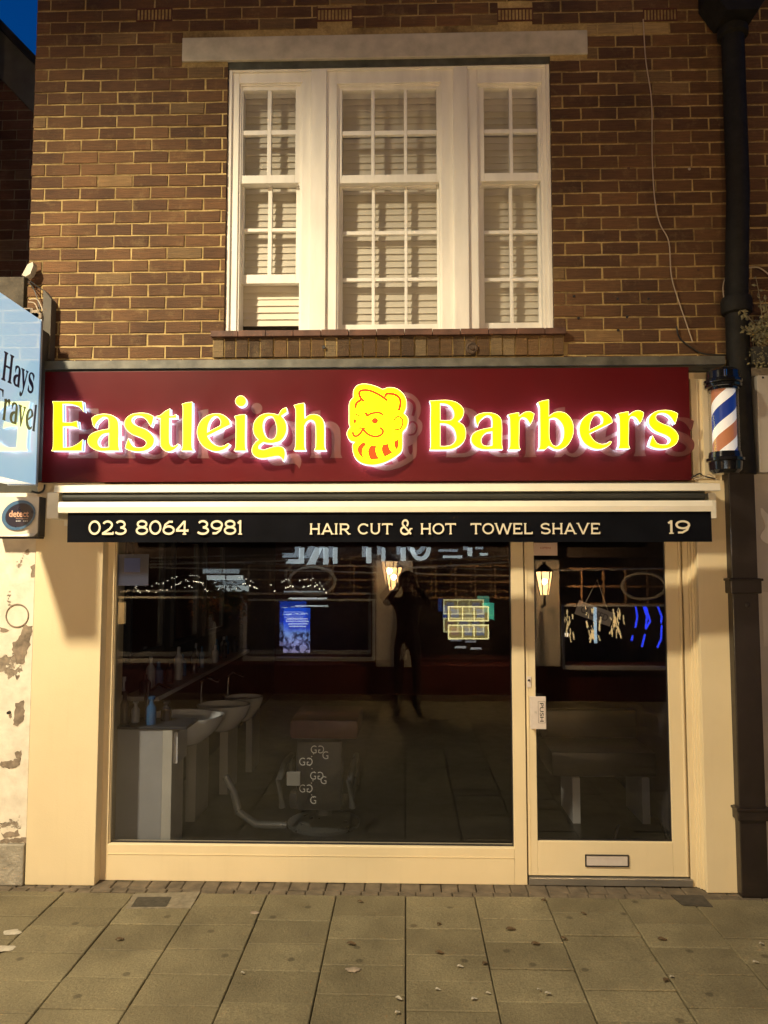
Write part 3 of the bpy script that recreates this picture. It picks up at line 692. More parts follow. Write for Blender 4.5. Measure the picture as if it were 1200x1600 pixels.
for (ou, su, cols_, rows_u, rows_l, lv, lu) in LT:
    a = wq(ou[0], su[0], 60, 975, .030); b = wq(su[1], ou[1], 60, 975, .030); t = wq(ou[0], ou[1], 62, 108, .030)
    fr.box(a[0], a[1], .034, .19, fz0, fz1 - .02, .003).box(b[0], b[1], .034, .19, fz0, fz1 - .02, .003)
    fr.box(a[1], b[0], .034, .19, t[2], fz1 - .02, .003)
    # stepped mouldings round the light
    st = .011
    fr.box(a[1] - .002, a[1] + st, .046, .18, fz0, t[2], .002).box(b[0] - st, b[0] + .002, .046, .18, fz0, t[2], .002)
    fr.box(a[1] + st, b[0] - st, .046, .18, t[2] - .010, t[2] + .002, .002)
window = fr.build('sash_window_frame', WHITE, bld)
def sash(u0, u1, v0, v1, cols_, rows, Y, horns=False):
    m = MB(); X0, X1, Z0, Z1 = wq(u0, u1, v0, v1, Y); d = .042
    cs = [wq(c[0], c[1], v0, v1, Y)[:2] for c in cols_]; rs = [wq(u0, u1, r[0], r[1], Y)[2:] for r in rows]
    m.box(X0, cs[0][0], Y, Y + d, Z0, Z1, .003).box(cs[-1][1], X1, Y, Y + d, Z0, Z1, .003)
    m.box(cs[0][0], cs[-1][1], Y, Y + d, rs[0][1], Z1, .003).box(cs[0][0], cs[-1][1], Y, Y + d, Z0, rs[-1][0], .003)
    for p, q in zip(cs, cs[1:]): m.box(p[1], q[0], Y + .004, Y + d - .004, rs[-1][0], rs[0][1], .003)
    for p, q in zip(rs, rs[1:]):
        for c in cs: m.box(c[0], c[1], Y + .006, Y + d - .006, q[1], p[0], .003)
    if horns:
        for xa, xb in ((X0, X0 + .02), (X1 - .02, X1)):
            m.prism([(xa, Y + .006, Z0), (xb, Y + .006, Z0), ((xa + xb) / 2 + .003 * (1 if xa == X0 else -1), Y + .006, Z0 - .028), (xa if xa == X0 else xb, Y + .006, Z0 - .034)], (0, d - .012, 0))
    o = m.build('sash', WHITE, window)
    yq = Y + d / 2; xa, xb, za, zb_q = cs[0][0] - .004, cs[-1][1] + .004, rs[-1][0] - .004, rs[0][1] + .004
    MB().poly([(xa, yq, za), (xb, yq, za), (xb, yq, zb_q), (xa, yq, zb_q)]).build('pane', SASHGLASS, window)
for (ou, su, cols_, rows_u, rows_l, lv, lu) in LT:
    sash(su[0], su[1], 110, rows_u[-1][1] + 28, cols_, rows_u, .056, True)
    sash(lu[0], lu[1], lv[0] - 2, lv[1], [(c[0] + (2 if ou[0] == 40 else 1), c[1] + 2) for c in cols_], rows_l, .102)
    X0, X1, Z0, Z1 = wq(su[0] - 14, su[1] + 14, 118, 974, .22)
    bl = MB(); z = Z1; p = .0425; tilt = R_(77)
    while z > Z0 + .01:
        c, s_ = math.cos(tilt) * .0245, math.sin(tilt) * .0245; yy = .190 + random.uniform(-.0015, .0015); sg = random.uniform(-.0012, .0012)
        bl.prism([(X0, yy - c, z - s_), (X0, yy + c, z + s_), (X0, yy + c + .002, z + s_ - .001), (X0, yy - c + .002, z - s_ - .001)], (X1 - X0, 0, sg))
        z -= p
    bl.build('blind', BLIND, window)
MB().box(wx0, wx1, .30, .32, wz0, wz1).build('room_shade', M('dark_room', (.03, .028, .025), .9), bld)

# ---- lead flashing along the top of the sign
fl = rect(66, 1133, 559, 573, -.11)
o = MB(); o.prism([(fl[0], .02, fl[3] + .02), (fl[0], -.11, fl[3] - .004), (fl[0], -.115, fl[2]), (fl[0], .02, fl[2])], (fl[1] - fl[0], 0, 0))
o.build('flashing', LEAD, bld)
o = MB(); x = fl[0]
db = rect(62, 1140, 571, 579, -.09); MB().box(db[0], db[1], -.085, .0, db[2] - .01, fl[2] - .002).build('soffit_board', DARKBOARD, bld)

# ---- shopfront (fixed to the building)
YF = .02; YP = -.06
ZS = P(600, 752, YP).z           # top of the joinery, behind the sign
def colx_(px, Y, py=1090): return P(px, py, Y).x
pl0, pl1 = colx_(48, YP), colx_(155, YP); pr0, pr1 = colx_(1096, YP), colx_(1151, YP)
MB().box(pl0, pl1, YP, .30, .0, ZS, .005).build('pilaster', CREAM, bld)
MB().box(pr0, pr1, YP, .30, .0, ZS, .005).build('pilaster', CREAM, bld)
# backing behind the sign and the strip beside it
MB().box(pl0, pr1, -.03, .30, ZS + .001, ZL).build('sign_backing', CREAM, bld)
st = rect(1080, 1104, 592, 748, -.05); o = MB()
for a, b, y in ((1081, 1092, -.055), (1092, 1099, -.045), (1099, 1116, -.06)):
    r = rect(a, b, 592, 748, y); o.box(r[0], r[1], y, -.031, r[2], r[3], .003)
o.build('fascia_moulding', CREAM, bld)
wl, wr = colx_(160, YF), colx_(821, YF); gl, gr = colx_(174, YF), colx_(801, YF)
zb_ = P(480, 1322, YF).z; zt_ = P(480, 838, YF).z; zh = ZS - .02
fm = MB()
fm.box(wl, gl, YF, .10, .0, zh, .003).box(gr, wr - .002, YF, .10, .0, zh, .003)
fm.box(gl, gr, YF, .10, zt_, zh, .003)
fm.box(gl, gr, YF - .001, .10, .0, zb_, .003)
bead = .011
fm.box(gl, gl + bead * .5, YF + .012, .06, zb_, zt_)
fm.box(gl, gr, YF - .004, YF - .0012, zb_ - .055, zb_ - .053)
shop_window = fm.build('shop_window', CREAM, bld)
MB().box(pl1 + .001, wl - .001, YF + .03, .2, 0, zh).build('frame_gap', M('gap_shadow_board', (.30, .25, .16), .7), bld)
gk = .0045
g = MB(); g.box(gl, gr, YF + .028, YF + .05, zb_, zb_ + gk).box(gl, gl + gk, YF + .028, YF + .05, zb_, zt_).box(gr - gk, gr, YF + .028, YF + .05, zb_, zt_)
g.build('gasket', INK, shop_window)
def pane(x0, x1, z0, z1, Y, name, mat, parent, yaw=0, pitch=0):
    c = Vector(((x0 + x1) / 2, Y, (z0 + z1) / 2)); w_, h_ = (x1 - x0) / 2, (z1 - z0) / 2
    Rm = Euler((R_(pitch), 0, R_(yaw))).to_matrix()
    pts = [c + Rm @ Vector(p) for p in ((-w_, 0, -h_), (w_, 0, -h_), (w_, 0, h_), (-w_, 0, h_))]
    return MB().poly(pts).build(name, mat, parent)
pane(gl + .001, gr - .001, zb_ + .001, zt_ - .001, YF + .034, 'pane', SHOPGLASS, shop_window)
pane(gl + .005, gr - .005, zb_ + .005, zt_ - .005, YF + .055, 'pane', SHOPGLASS, shop_window, yaw=.28, pitch=.42)
# door
dl, dr = colx_(822.5, YF), colx_(1071, YF); dgl, dgr = colx_(837, YF + .012), colx_(1045, YF + .012)
dzb = P(940, 1370, YF).z; dzg = P(940, 1316, YF).z
YD = YF + .010
d = MB(); d.box(dl, dgl, YD, .07, dzb, zt_ + .03, .003).box(dgr, dr, YD, .07, dzb, zt_ + .03, .003)
d.box(dgl, dgr, YD, .07, dzb, dzg, .003).box(dgl, dgr, YD, .07, zt_ - .02, zt_ + .03, .003)
d.box(dl + .012, dl + .0135, YD - .003, YD, dzb + .002, zt_).box(dr - .02, dr - .008, YD - .008, YD, dzb + .002, zt_, .004)
door = d.build('door', CREAM, bld)
g = MB(); g.box(dgl, dgr, YD + .014, YD + .04, dzg, dzg + .004).box(dgl, dgl + .004, YD + .014, YD + .04, dzg, zt_ - .02).box(dgr - .004, dgr, YD + .014, YD + .04, dzg, zt_ - .02)
g.build('gasket', INK, door)
pane(dgl + .001, dgr - .001, dzg + .001, zt_ - .021, YD + .022, 'pane', DOORGLASS, door, yaw=-.10, pitch=.05)
fz = MB(); fz.box(dl, dr + .01, YF + .002, .10, zt_ + .034, zh)
for a, b, y in ((1072.5, 1081, YF), (1081.5, 1086, YF - .012), (1086, 1091, YF - .03), (1091, 1096.5, YF - .045)):
    fz.box(colx_(a, y), colx_(b, y), y, .10, .0, zh, .003)
fz.build('door_frame', CREAM, bld)
th = MB(); th.box(dl, dr + .01, YF - .012, .12, .004, dzb - .006, .003); th.build('threshold', GREYM, bld)
lb = rect(914, 982, 1335, 1354, YD); b_ = MB()
e = .006
b_.box(lb[0], lb[1], YD - .008, YD - .0015, lb[3] - e, lb[3]).box(lb[0], lb[1], YD - .008, YD - .0015, lb[2], lb[2] + e).box(lb[0], lb[0] + e, YD - .008, YD - .0015, lb[2] + e, lb[3] - e).box(lb[1] - e, lb[1], YD - .008, YD - .0015, lb[2] + e, lb[3] - e)
lbo = b_.build('letterbox', INK, door)
MB().box(lb[0] + e, lb[1] - e, YD - .005, YD - .001, lb[2] + e, lb[3] - e, .0015).box(lb[0] + e, lb[1] - e, YD - .0065, YD - .0052, lb[3] - .02, lb[3] - .017).build('flap', PUSHP, lbo)
pp = rect(828.5, 853, 1088, 1139, YD - .03)
ph = MB().box(pp[0], pp[1], YD - .036, YD - .028, pp[2], pp[3], .002).box(pp[0], pp[1] - .02, YD - .028, YD - .001, pp[2] + .01, pp[3] - .006).build('push_handle', PUSHP, door)
zc = P(846, 1110, YD).z
pc = (P(846.5, 1111, YD - .0365).x, YD - .0368, P(846.5, 1113, YD - .0365).z)
Mr = Matrix.Rotation(R_(90), 4, 'Y')
me = text_mesh('PUSH', .105, .022, (0, 0, 0), None, .0004, .01); me.transform(Mr); me.transform(Matrix.Translation(pc)); mesh_obj('push_lettering', me, INK, ph)
bx = MB(); hw, hh = .020, .060
for s_ in (-1, 1):
    bx.box(pc[0] + s_ * hw - .0008, pc[0] + s_ * hw + .0008, YD - .0368, YD - .0362, pc[2] - hh, pc[2] + hh)
    bx.box(pc[0] - hw, pc[0] + hw, YD - .0368, YD - .0362, pc[2] + s_ * hh - .0008, pc[2] + s_ * hh + .0008)
bx.build('push_border', INK, ph)
me = text_mesh('N', .010, .014, P(837, 1113, YD - .0366)); mesh_obj('handle_mark', me, GREYM, ph)
lk = rect(822.5, 830, 1057, 1074, YD); lp = MB().box(lk[0] + .003, lk[1] - .001, YD - .005, YD, lk[2], lk[3], .001).build('lock', PUSHP, door)
disc(MB(), P(826.5, 1063, YD - .005), [(.007, 0), (.006, .006)], 12).build('lock_cylinder', INK, lp)
nt_ = rect(834, 871, 848, 868, YD); no = MB().box(nt_[0], nt_[1], YD + .002, YD + .006, nt_[2], nt_[3]).build('notice', M('notice_paper', (.55, .42, .36), .6), door)
mesh_obj('notice_print', text_mesh('OPEN', .06, .012, P(852, 856, YD)), M('red_ink', (.25, .03, .02), .5), no)
sk = rect(183, 232, 866, 915, YF + .03); so = MB().box(sk[0], sk[1], YF + .0305, YF + .0325, sk[2], sk[3]).build('window_sticker', M('blue_sticker', (.006, .012, .040), .5), shop_window)
sk2 = rect(194, 219, 872, 894, YF + .03); MB().box(sk2[0], sk2[1], YF + .0295, YF + .0303, sk2[2], sk2[3]).build('sticker_print', M('blue_sticker_print', (.012, .035, .17), .5), so)
# inside lining
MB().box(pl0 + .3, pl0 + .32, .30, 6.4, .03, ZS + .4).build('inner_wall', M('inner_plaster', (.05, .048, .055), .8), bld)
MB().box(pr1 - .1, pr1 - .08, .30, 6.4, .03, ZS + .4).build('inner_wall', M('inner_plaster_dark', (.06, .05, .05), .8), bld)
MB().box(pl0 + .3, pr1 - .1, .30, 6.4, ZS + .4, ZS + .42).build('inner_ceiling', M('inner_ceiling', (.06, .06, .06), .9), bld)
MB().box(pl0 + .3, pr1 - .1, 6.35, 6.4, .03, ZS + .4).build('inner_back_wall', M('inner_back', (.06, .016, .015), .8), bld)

# ------------------------------------------------------------------ fascia sign
YPAN = -.10
px0, px1, pz0, pz1 = P(64, 665, YPAN).x, P(1079, 665, YPAN).x, P(570, 752, YPAN).z, P(570, 577, YPAN).z
sign = thing('fascia_sign', 'maroon fascia sign with glowing yellow letters reading Eastleigh Barbers around a bearded face', 'shop sign', ((px0 + px1) / 2, YPAN, pz0))
pan = MB().box(px0, px1, YPAN, -.032, pz0, pz1, .004).build('panel', RED, sign)
vs_ = P(658, 660, YPAN); 
YL0, YL1, YL2, YL3 = YPAN - .024, YPAN - .034, YPAN - .054, YPAN - .066
for ch, x0, dv in PLACED:
    cs = [smooth(to_plane(c, YL3)) for c in glyph_px(ch, x0, dv)]
    big = [[tuple(p) for p in c] for c in cs]
    def ins(dd):
        out = []
        for i, c in enumerate(cs):
            hole = i > 0 and ch != 'i'
            out.append([tuple(p) for p in inset(c, -dd if hole else dd)])
        return out
    lt = mesh_obj('letter', filled(ins(.0015), YL2, YL1), RETURN, sign)
    mesh_obj('face', filled(ins(.0022), YL3 - .002, YL3), YELLOW, lt)
    mesh_obj('edge', filled(big, YL3, YL2), EDGE, lt)
    mesh_obj('rim', filled(big, YL1, YL0), RIM, lt)
    mesh_obj('back_light', filled(ins(.0028), YL0 + .0005, YL0 + .0015), HALO, lt)
    gh = [smooth(to_plane(c, YPAN, 25, 11.5)) for c in glyph_px(ch, x0, dv)]
    mesh_obj('faded_letter', filled([[tuple(p) for p in c] for c in gh], YPAN - .0012, YPAN - .0008), GHOST, pan)
def face_px(pts): return [(530 + p[0] / 10, 590 + p[1] / 10) + tuple(p[2:]) for p in pts]
fo = smooth(to_plane(face_px(FACE_OUT), YL3)); T2 = lambda c: [tuple(p) for p in c]
em = mesh_obj('emblem', filled([T2(inset(fo, .0015))], YL2, YL1), RETURN, sign)
mesh_obj('face', filled([T2(inset(fo, .0025))], YL3 - .002, YL3), YELLOW, em)
mesh_obj('edge', filled([T2(fo)], YL3, YL2), EDGE, em)
mesh_obj('rim', filled([T2(fo)], YL1, YL0), RIM, em)
mesh_obj('back_light', filled([T2(inset(fo, .004))], YL0 + .0005, YL0 + .0015), HALO, em)
def face_marks(Y, dx, dy):
    mb = MB(); k = 0
    for pts, wd in FACE_STROKES:
        wd *= 1.2
        L, Rr = ribbon_pts(pts, wd); k += 1; y = Y - .00015 * (k % 6)
        q = lambda v: P(530 + v.x / 10 + dx, 590 + v.y / 10 + dy, Y)
        a = [mb.bm.verts.new((q(p).x, y, q(p).z)) for p in L]; b = [mb.bm.verts.new((q(p).x, y, q(p).z)) for p in Rr]
        for i in range(len(a) - 1): mb.bm.faces.new((a[i], a[i + 1], b[i + 1], b[i]))
    for bl in FACE_BLOBS:
        c = smooth(to_plane(face_px(bl), Y, dx, dy)); mb.poly([(p.x, Y, p.y) for p in c])
    return mb
face_marks(YL3 - .0025, 0, 0).build('face_drawing', ORANGE, em)
mesh_obj('faded_emblem', filled([T2(smooth(to_plane(face_px(FACE_OUT), YPAN, 22, 8)))], YPAN - .0009, YPAN - .0005), GHOST, pan)
face_marks(YPAN - .0012, 22, 8).build('faded_emblem_drawing', RED, pan)

# ------------------------------------------------------------------ awning
YA = -.50
ax = rect(91, 1113, 783, 800, YA); vx = rect(105, 1112, 800, 847, YA + .01)
awn = thing('awning', 'retracted black shop awning with white front bar and lettered valance above the shop window', 'awning', ((vx[0] + vx[1]) / 2, YPAN, vx[2]))
ld = rect(85, 1125, 757, 768, -.34)
MB().prism([(ld[0], -.105, ld[3] + .03), (ld[0], -.34, ld[3]), (ld[0], -.345, ld[2]), (ld[0], -.325, ld[2] - .002), (ld[0], -.105, ld[3] + .012)], (ld[1] - ld[0], 0, 0)).build('cassette_lid', AWHITE, awn)
cz = rect(104, 1096, 769, 784, -.28)
o = MB(); o.box(cz[0], cz[1], -.24, -.102, cz[2] - .01, ld[2] + .002); o.tube([(cz[0], -.30, (cz[2] + cz[3]) / 2), (cz[1], -.30, (cz[2] + cz[3]) / 2)], .034, 16)
o.build('fabric_roll', ADARK, awn)
MB().prism([(ax[0], YA, ax[2]), (ax[0], YA - .004, (ax[2] + ax[3]) / 2), (ax[0], YA + .004, ax[3]), (ax[0], YA + .07, ax[3] - .002), (ax[0], YA + .07, ax[2])], (ax[1] - ax[0], 0, 0)).build('front_bar', AWHITE, awn)
va = MB(); n = 60; rows = []
for sgn in (0, .0025):           # gently rippled valance, front and back sheets
    for t in (0, .5, 1):
        rows.append([va.bm.verts.new((vx[0] + (vx[1] - vx[0]) * i / n, YA + .012 + sgn + t * t * (.004 * math.sin(i * .62) + .003 * math.sin(i * 1.5 + 1)), vx[3] + (vx[2] - vx[3]) * t)) for i in range(n + 1)])
for A, B in ((rows[0], rows[1]), (rows[1], rows[2]), (rows[5], rows[4]), (rows[4], rows[3]), (rows[2], rows[5]), (rows[3], rows[0])):
    for i in range(n): va.bm.faces.new((A[i], A[i + 1], B[i + 1], B[i]))
val = va.build('valance', ABLACK, awn, True)
Yt = YA + .004
for body, a, b, c, d_ in (('023 8064 3981', 138, 379, 813, 835.5), ('HAIR CUT & HOT  TOWEL SHAVE', 483, 938, 817.5, 834.8), ('19', 1043, 1079, 813, 834)):
    r = rect(a, b, c, d_, Yt); stroke_text(val, body, r[0], r[1], r[2], r[3], Yt)
for pxa, pxb, s_ in ((86, 104, 1), (1096, 1108, -1)):
    r = rect(pxa, pxb, 764, 812, -.2)
    MB().box(r[0], r[1], -.30, -.062, r[2], r[3] - .03, .004).box(r[0] + .02, r[1] - .01, -.12, -.062, r[2] - .03, r[2]).build('end_bracket', AWHITE, awn)
for k, px in enumerate((300, 900)):  # folded arms under the roll
    r = rect(px - 180, px + 180, 786, 796, -.36); MB().box(r[0], r[1], -.42, -.37, r[2], r[3], .004).build('folding_arm', ADARK, awn)

# ------------------------------------------------------------------ barber pole
c0 = P(1131.5, 660, -.20); zt = P(1131, 608, -.25).z; zb2 = P(1131, 705, -.25).z; RP = 22.5 / F * 4.25
pole = thing('barber_pole', 'black capped barber pole with blue white and red stripes beside the maroon sign', 'barber pole', (c0.x, c0.y, zb2))
drum, dnt, db_ = nodes('pole_stripes')
v = coords(dnt); sx_ = N(dnt, 'ShaderNodeSeparateXYZ'); mpn = N(dnt, 'ShaderNodeMapping'); mpn.inputs['Location'].default_value = (-c0.x, -c0.y, -zb2)
dnt.links.new(v, mpn.inputs[0]); dnt.links.new(mpn.outputs[0], sx_.inputs[0])
at2 = N(dnt, 'ShaderNodeMath', operation='ARCTAN2'); dnt.links.new(sx_.outputs[1], at2.inputs[0]); dnt.links.new(sx_.outputs[0], at2.inputs[1])
m1 = N(dnt, 'ShaderNodeMath', operation='DIVIDE'); m1.inputs[1].default_value = 2 * math.pi; dnt.links.new(at2.outputs[0], m1.inputs[0])
m2 = N(dnt, 'ShaderNodeMath', operation='MULTIPLY_ADD'); m2.inputs[1].default_value = 1 / .31; dnt.links.new(sx_.outputs[2], m2.inputs[0])
neg = N(dnt, 'ShaderNodeMath', operation='MULTIPLY_ADD'); neg.inputs[1].default_value = -1.0; neg.inputs[2].default_value = .605; dnt.links.new(m1.outputs[0], neg.inputs[0]); dnt.links.new(neg.outputs[0], m2.inputs[2])
frc = N(dnt, 'ShaderNodeMath', operation='FRACT'); dnt.links.new(m2.outputs[0], frc.inputs[0])
rp = N(dnt, 'ShaderNodeValToRGB'); rp.color_ramp.interpolation = 'CONSTANT'; el = rp.color_ramp.elements
while len(el) < 4: el.new(.5)
for e_, (p_, c_) in zip(el, ((0, (.42, .16, .07)), (.29, (.86, .84, .80)), (.5, (.01, .035, .24)), (.79, (.86, .84, .80)))): e_.position = p_; e_.color = (*c_, 1)
dnt.links.new(frc.outputs[0], rp.inputs[0]); dnt.links.new(rp.outputs[0], db_.inputs['Base Color']); db_.inputs['Roughness'].default_value = .35; dnt.links.new(rp.outputs[0], db_.inputs['Emission Color']); db_.inputs['Emission Strength'].default_value = .34  # stripes given an added glow to lift their brightness
H = zt - zb2
MB().lathe((c0.x, c0.y, zb2), [(RP * .80, -.01), (RP * .80, H + .01)], 40).build('striped_drum', drum, pole, True)
MB().lathe((c0.x, c0.y, zb2), [(RP, -.005), (RP, H + .005)], 40, False).build('glass_tube', GLASS('pole_glass', .10), pole, True)
MB().lathe((c0.x, c0.y, zt), [(RP * 1.04, 0), (RP * 1.05, .012), (RP * 1.22, .018), (RP * 1.24, .032), (RP * 1.16, .036), (RP * 1.28, .045), (RP * 1.28, .058), (RP * 1.15, .064), (RP * 1.12, .105), (RP * .9, .122), (0.01, .13)], 40).build('top_cap', GBLACK, pole, True)
MB().lathe((c0.x, c0.y, zb2), [(0.01, -.125), (RP * .85, -.12), (RP * 1.08, -.10), (RP * 1.12, -.055), (RP * 1.26, -.05), (RP * 1.27, -.035), (RP * 1.12, -.03), (RP * 1.06, 0.0)], 40).build('bottom_cap', GBLACK, pole, True)
MB().box(c0.x - .02, c0.x + .02, c0.y, -.03, zt + .02, zt + .06).box(c0.x - .02, c0.x + .02, c0.y, -.06, zb2 - .07, zb2 - .03).build('wall_bracket', GBLACK, pole)
MB().lathe((c0.x - RP * .28, c0.y - RP * 1.13, zt + .066), [(.009, 0), (.009, .036)], 12).build('cap_screw', CHROME, pole, True)

# ------------------------------------------------------------------ downpipe
dp = thing('downpipe', 'dark cast iron downpipe with a hopper head running down between the two shops', 'downpipe', (P(1172, 1385, -.06).x, -.06, 0))
YQ = -.075
xt, xm, xb = P(1147, 120, YQ).x, P(1153, 540, YQ).x, P(1163, 740, YQ).x
zq = P(1150, 742, YQ).z; zhop = P(1147, 48, YQ).z
rr = .064
MB().tube([(xt, YQ, zhop + .1), (xt, YQ, P(1147, 300, YQ).z), (xm, YQ, P(1153, 470, YQ).z), (xm, YQ, P(1153, 560, YQ).z), (P(1158, 660, YQ).x, YQ, P(1158, 660, YQ).z), (xb, YQ, zq)], rr, 18).build('upper_pipe', PIPE, dp, True)
MB().lathe((xm, YQ, P(1153, 492, YQ).z), [(rr * 1.02, -.0), (rr * 1.3, .01), (rr * 1.36, .075), (rr * 1.25, .10), (rr * 1.02, .105)], 24).build('pipe_collar', PIPE, dp, True)
MB().lathe((xt, YQ, P(1147, 52, YQ).z), [(rr * 1.02, -.03), (rr * 1.35, -.02), (rr * 1.35, .02), (rr * 1.1, .03)], 24).build('pipe_collar', PIPE, dp, True)
hz = P(1147, 42, YQ).z
hp = MB(); hw0, hw1 = .09, .175
hp.prism([(xt - hw0, -.02, hz), (xt + hw0, -.02, hz), (xt + hw1, -.02, hz + .13), (xt + hw1, -.02, hz + .34), (xt - hw1, -.02, hz + .34), (xt - hw1, -.02, hz + .13)], (0, -.20, 0))
hp.box(xt - hw1 - .015, xt + hw1 + .015, -.235, -.005, hz + .34, hz + .37); hp.build('hopper_head', PIPE, dp)
bz = lambda py: P(1170, py, -.06).z
xq = P(1169, 1090, -.11).x; hwq = .073
lo = MB().box(xq - hwq, xq + hwq, -.12, .02, 0.0, zq + .02, .006).build('square_pipe', PIPEB, dp)
for a, b in ((903, 927), (1257, 1277)):
    MB().box(xq - hwq - .014, xq + hwq + .014, -.135, .02, bz(b), bz(a), .008).box(xq - hwq - .022, xq + hwq + .022, -.14, .0, bz(a) - .016, bz(a) - .002, .004).build('pipe_collar', PIPEB, dp)
disc(MB(), P(1168, 945, -.121), [(.014, 0), (.014, .003), (.008, .005)], 14).build('pipe_stud', PIPEB, dp)

# ------------------------------------------------------------------ cables
def cable(name, pts, r, mat, label, Y=-.012, parent=None):
    V = []
    for p in pts:
        V.append(P(p[0], p[1], p[2] if len(p) > 2 else Y))
    fine = []
    for i in range(len(V) - 1):
        a = V[max(i - 1, 0)]; p0, p1 = V[i], V[i + 1]; b = V[min(i + 2, len(V) - 1)]
        for k in range(6):
            t = k / 6; t2, t3 = t * t, t ** 3
            fine.append(p0 * (2 * t3 - 3 * t2 + 1) + (p1 - a) / 2 * (t3 - 2 * t2 + t) + p1 * (-2 * t3 + 3 * t2) + (b - p0) / 2 * (t3 - t2))
    fine.append(V[-1])
    o = MB().tube(fine, r, 6).build(name, mat, parent, True)
    if label: tag(o, label, 'cable')
    return o
cable('wall_cable', [(1005, 30), (1009, 94), (1018, 157), (1019, 244), (1023, 311), (1031, 349), (1045, 378), (1049, 431), (1061, 472), (1074, 510), (1082, 534)], .0035, CABLEW, 'thin pale cable hanging loosely down the brickwork right of the window', -.02)
cable('wall_cable', [(1057, 510), (1062, 528), (1080, 543), (1100, 553), (1138, 555)], .005, CABLEB, 'short black cable curling over the flashing to the downpipe', -.015)
cable('wall_cable', [(1133, 720, -.14), (1141, 745, -.11), (1141, 850, -.085), (1142, 925, -.08), (1147, 1000, -.08), (1150, 1090, -.08), (1153, 1200, -.08), (1156, 1300, -.08), (1158, 1385, -.07)], .0065, CABLEB, 'black cable clipped down the right pilaster beside the square downpipe')
cable('wall_cable', [(1148, 740, -.10), (1147, 790, -.085), (1148, 840, -.085), (1143, 900, -.082)], .004, CABLEW, 'short pale flex hanging under the barber pole')
cable('wall_cable', [(1137, 425, -.03), (1130, 445, -.05), (1132, 468, -.06), (1142, 480, -.06)], .003, CABLEW, 'loop of pale wire sticking out left of the downpipe collar')
cable('wall_cable', [(1160, 420, -.02), (1185, 418, -.04), (1205, 432, -.05)], .004, CABLEW, 'loop of wire bending away right of the downpipe above the plant')
for k, pts in enumerate([[(1080, 747), (1093, 740), (1100, 744), (1118, 748)], [(1085, 749), (1098, 746), (1108, 741), (1120, 750)]]):
    cable('wall_cable', [(a, b, -.2) for a, b in pts], .004, (CABLEB, CABLEW)[k], ('tangle of black wire lying on the right end of the awning lid', 'pale wire lying on the right end of the awning lid')[k])

# ------------------------------------------------------------------ left neighbour
nb = thing('neighbouring_building', 'dark gabled brick building with a peeling painted pier left of the barber shop', 'building', (-3.2, .3, 0))
YN = .9
pier_r = colx_(46, YP)
pz1 = P(20, 770, -.06).z
MB().box(-4.6, pl0 - .002, -.055, .3, P(20, 1318, -.06).z, pz1, .004).build('pier', PEEL, nb)
MB().box(-4.6, pl0 - .004, -.075, .3, 0, P(20, 1318, -.06).z - .002, .008).build('plinth', CEMENT, nb)
for poly_ in ([(51, 978), (46, 1003), (41, 1020), (36, 1038), (25, 1036), (19, 1015), (18, 1005), (28, 998), (38, 978)], [(47, 884), (54, 883), (55, 900), (48, 903)],
              [(24, 1100), (37, 1094), (37, 1125), (28, 1136), (20, 1132)], [(0, 1190), (20, 1188), (32, 1185), (28, 1198), (14, 1202), (0, 1198)], [(22, 1176), (34, 1172), (32, 1186), (24, 1184)],
              [(0, 980), (14, 984), (8, 990), (0, 988)], [(2, 1302), (28, 1298), (30, 1306), (6, 1310)], [(0, 1312), (40, 1308), (42, 1316), (0, 1318)], [(20, 1052), (30, 1055), (26, 1064)]):
    pp2 = []
    for i_, (a, b) in enumerate(poly_):          # ragged, flaked outline
        a2, b2 = poly_[(i_ + 1) % len(poly_)]; nseg = max(2, int(math.hypot(a2 - a, b2 - b) / 3.2))
        for k_ in range(nseg): pp2.append((a + (a2 - a) * k_ / nseg + random.gauss(0, .9), b + (b2 - b) * k_ / nseg + random.gauss(0, .9)))
    c = [Vector((P(x, y, -.06).x, P(x, y, -.06).z)) for x, y in pp2]
    mesh_obj('bare_patch', filled([[tuple(p) for p in c]], -.0575, -.0555), BARE, nb)
rc = P(27, 962, -.056); ring = [(rc.x + .066 * math.cos(a), rc.y, rc.z + .066 * math.sin(a)) for a in [k * 2 * math.pi / 28 for k in range(28)]]
MB().tube(ring, .0045, 6, True).build('fixing_ring', BARE, nb, True)
disc(MB(), P(15, 1113, -.055), [(.010, 0), (.008, .02)], 10).build('old_fixing', INK, nb)
# dark brick gable set back, with bargeboard and roof
gx1 = XL - .002
gz0 = P(0, 440, YN).z - .3
a0, a1 = P(0, 121, YN - .1), P(47, 170, YN - .1)    # underside of bargeboard
sl = (a0.z - a1.z) / (a1.x - a0.x)
GXL = -5.2
def gline(x, off): return a1.z + (a1.x - x) * sl + off
gm = MB()
gm.prism([(GXL, YN + .006, 1.0), (gx1, YN + .006, 1.0), (gx1, YN + .006, gline(gx1, .05)), (GXL, YN + .006, gline(GXL, .05))], (0, .3, 0))
gm.build('gable_mortar', DMORTAR, nb)
bw_ = brick_wall('gable_brickwork', -4.2, gx1, gz0, gline(-4.2, 0), [], DBRICK, nb, YN, None, .07, 0)
bmx = bmesh.new(); bmx.from_mesh(bw_.data)       # trim the courses along the verge
nrm = Vector((sl, 0, 1)).normalized()
bmesh.ops.bisect_plane(bmx, geom=bmx.verts[:] + bmx.edges[:] + bmx.faces[:], plane_co=(a1.x, YN, a1.z + .02), plane_no=nrm, clear_outer=True)
bmx.to_mesh(bw_.data); bmx.free()
th_ = P(0, 49, YN - .1).z - P(0, 121, YN - .1).z
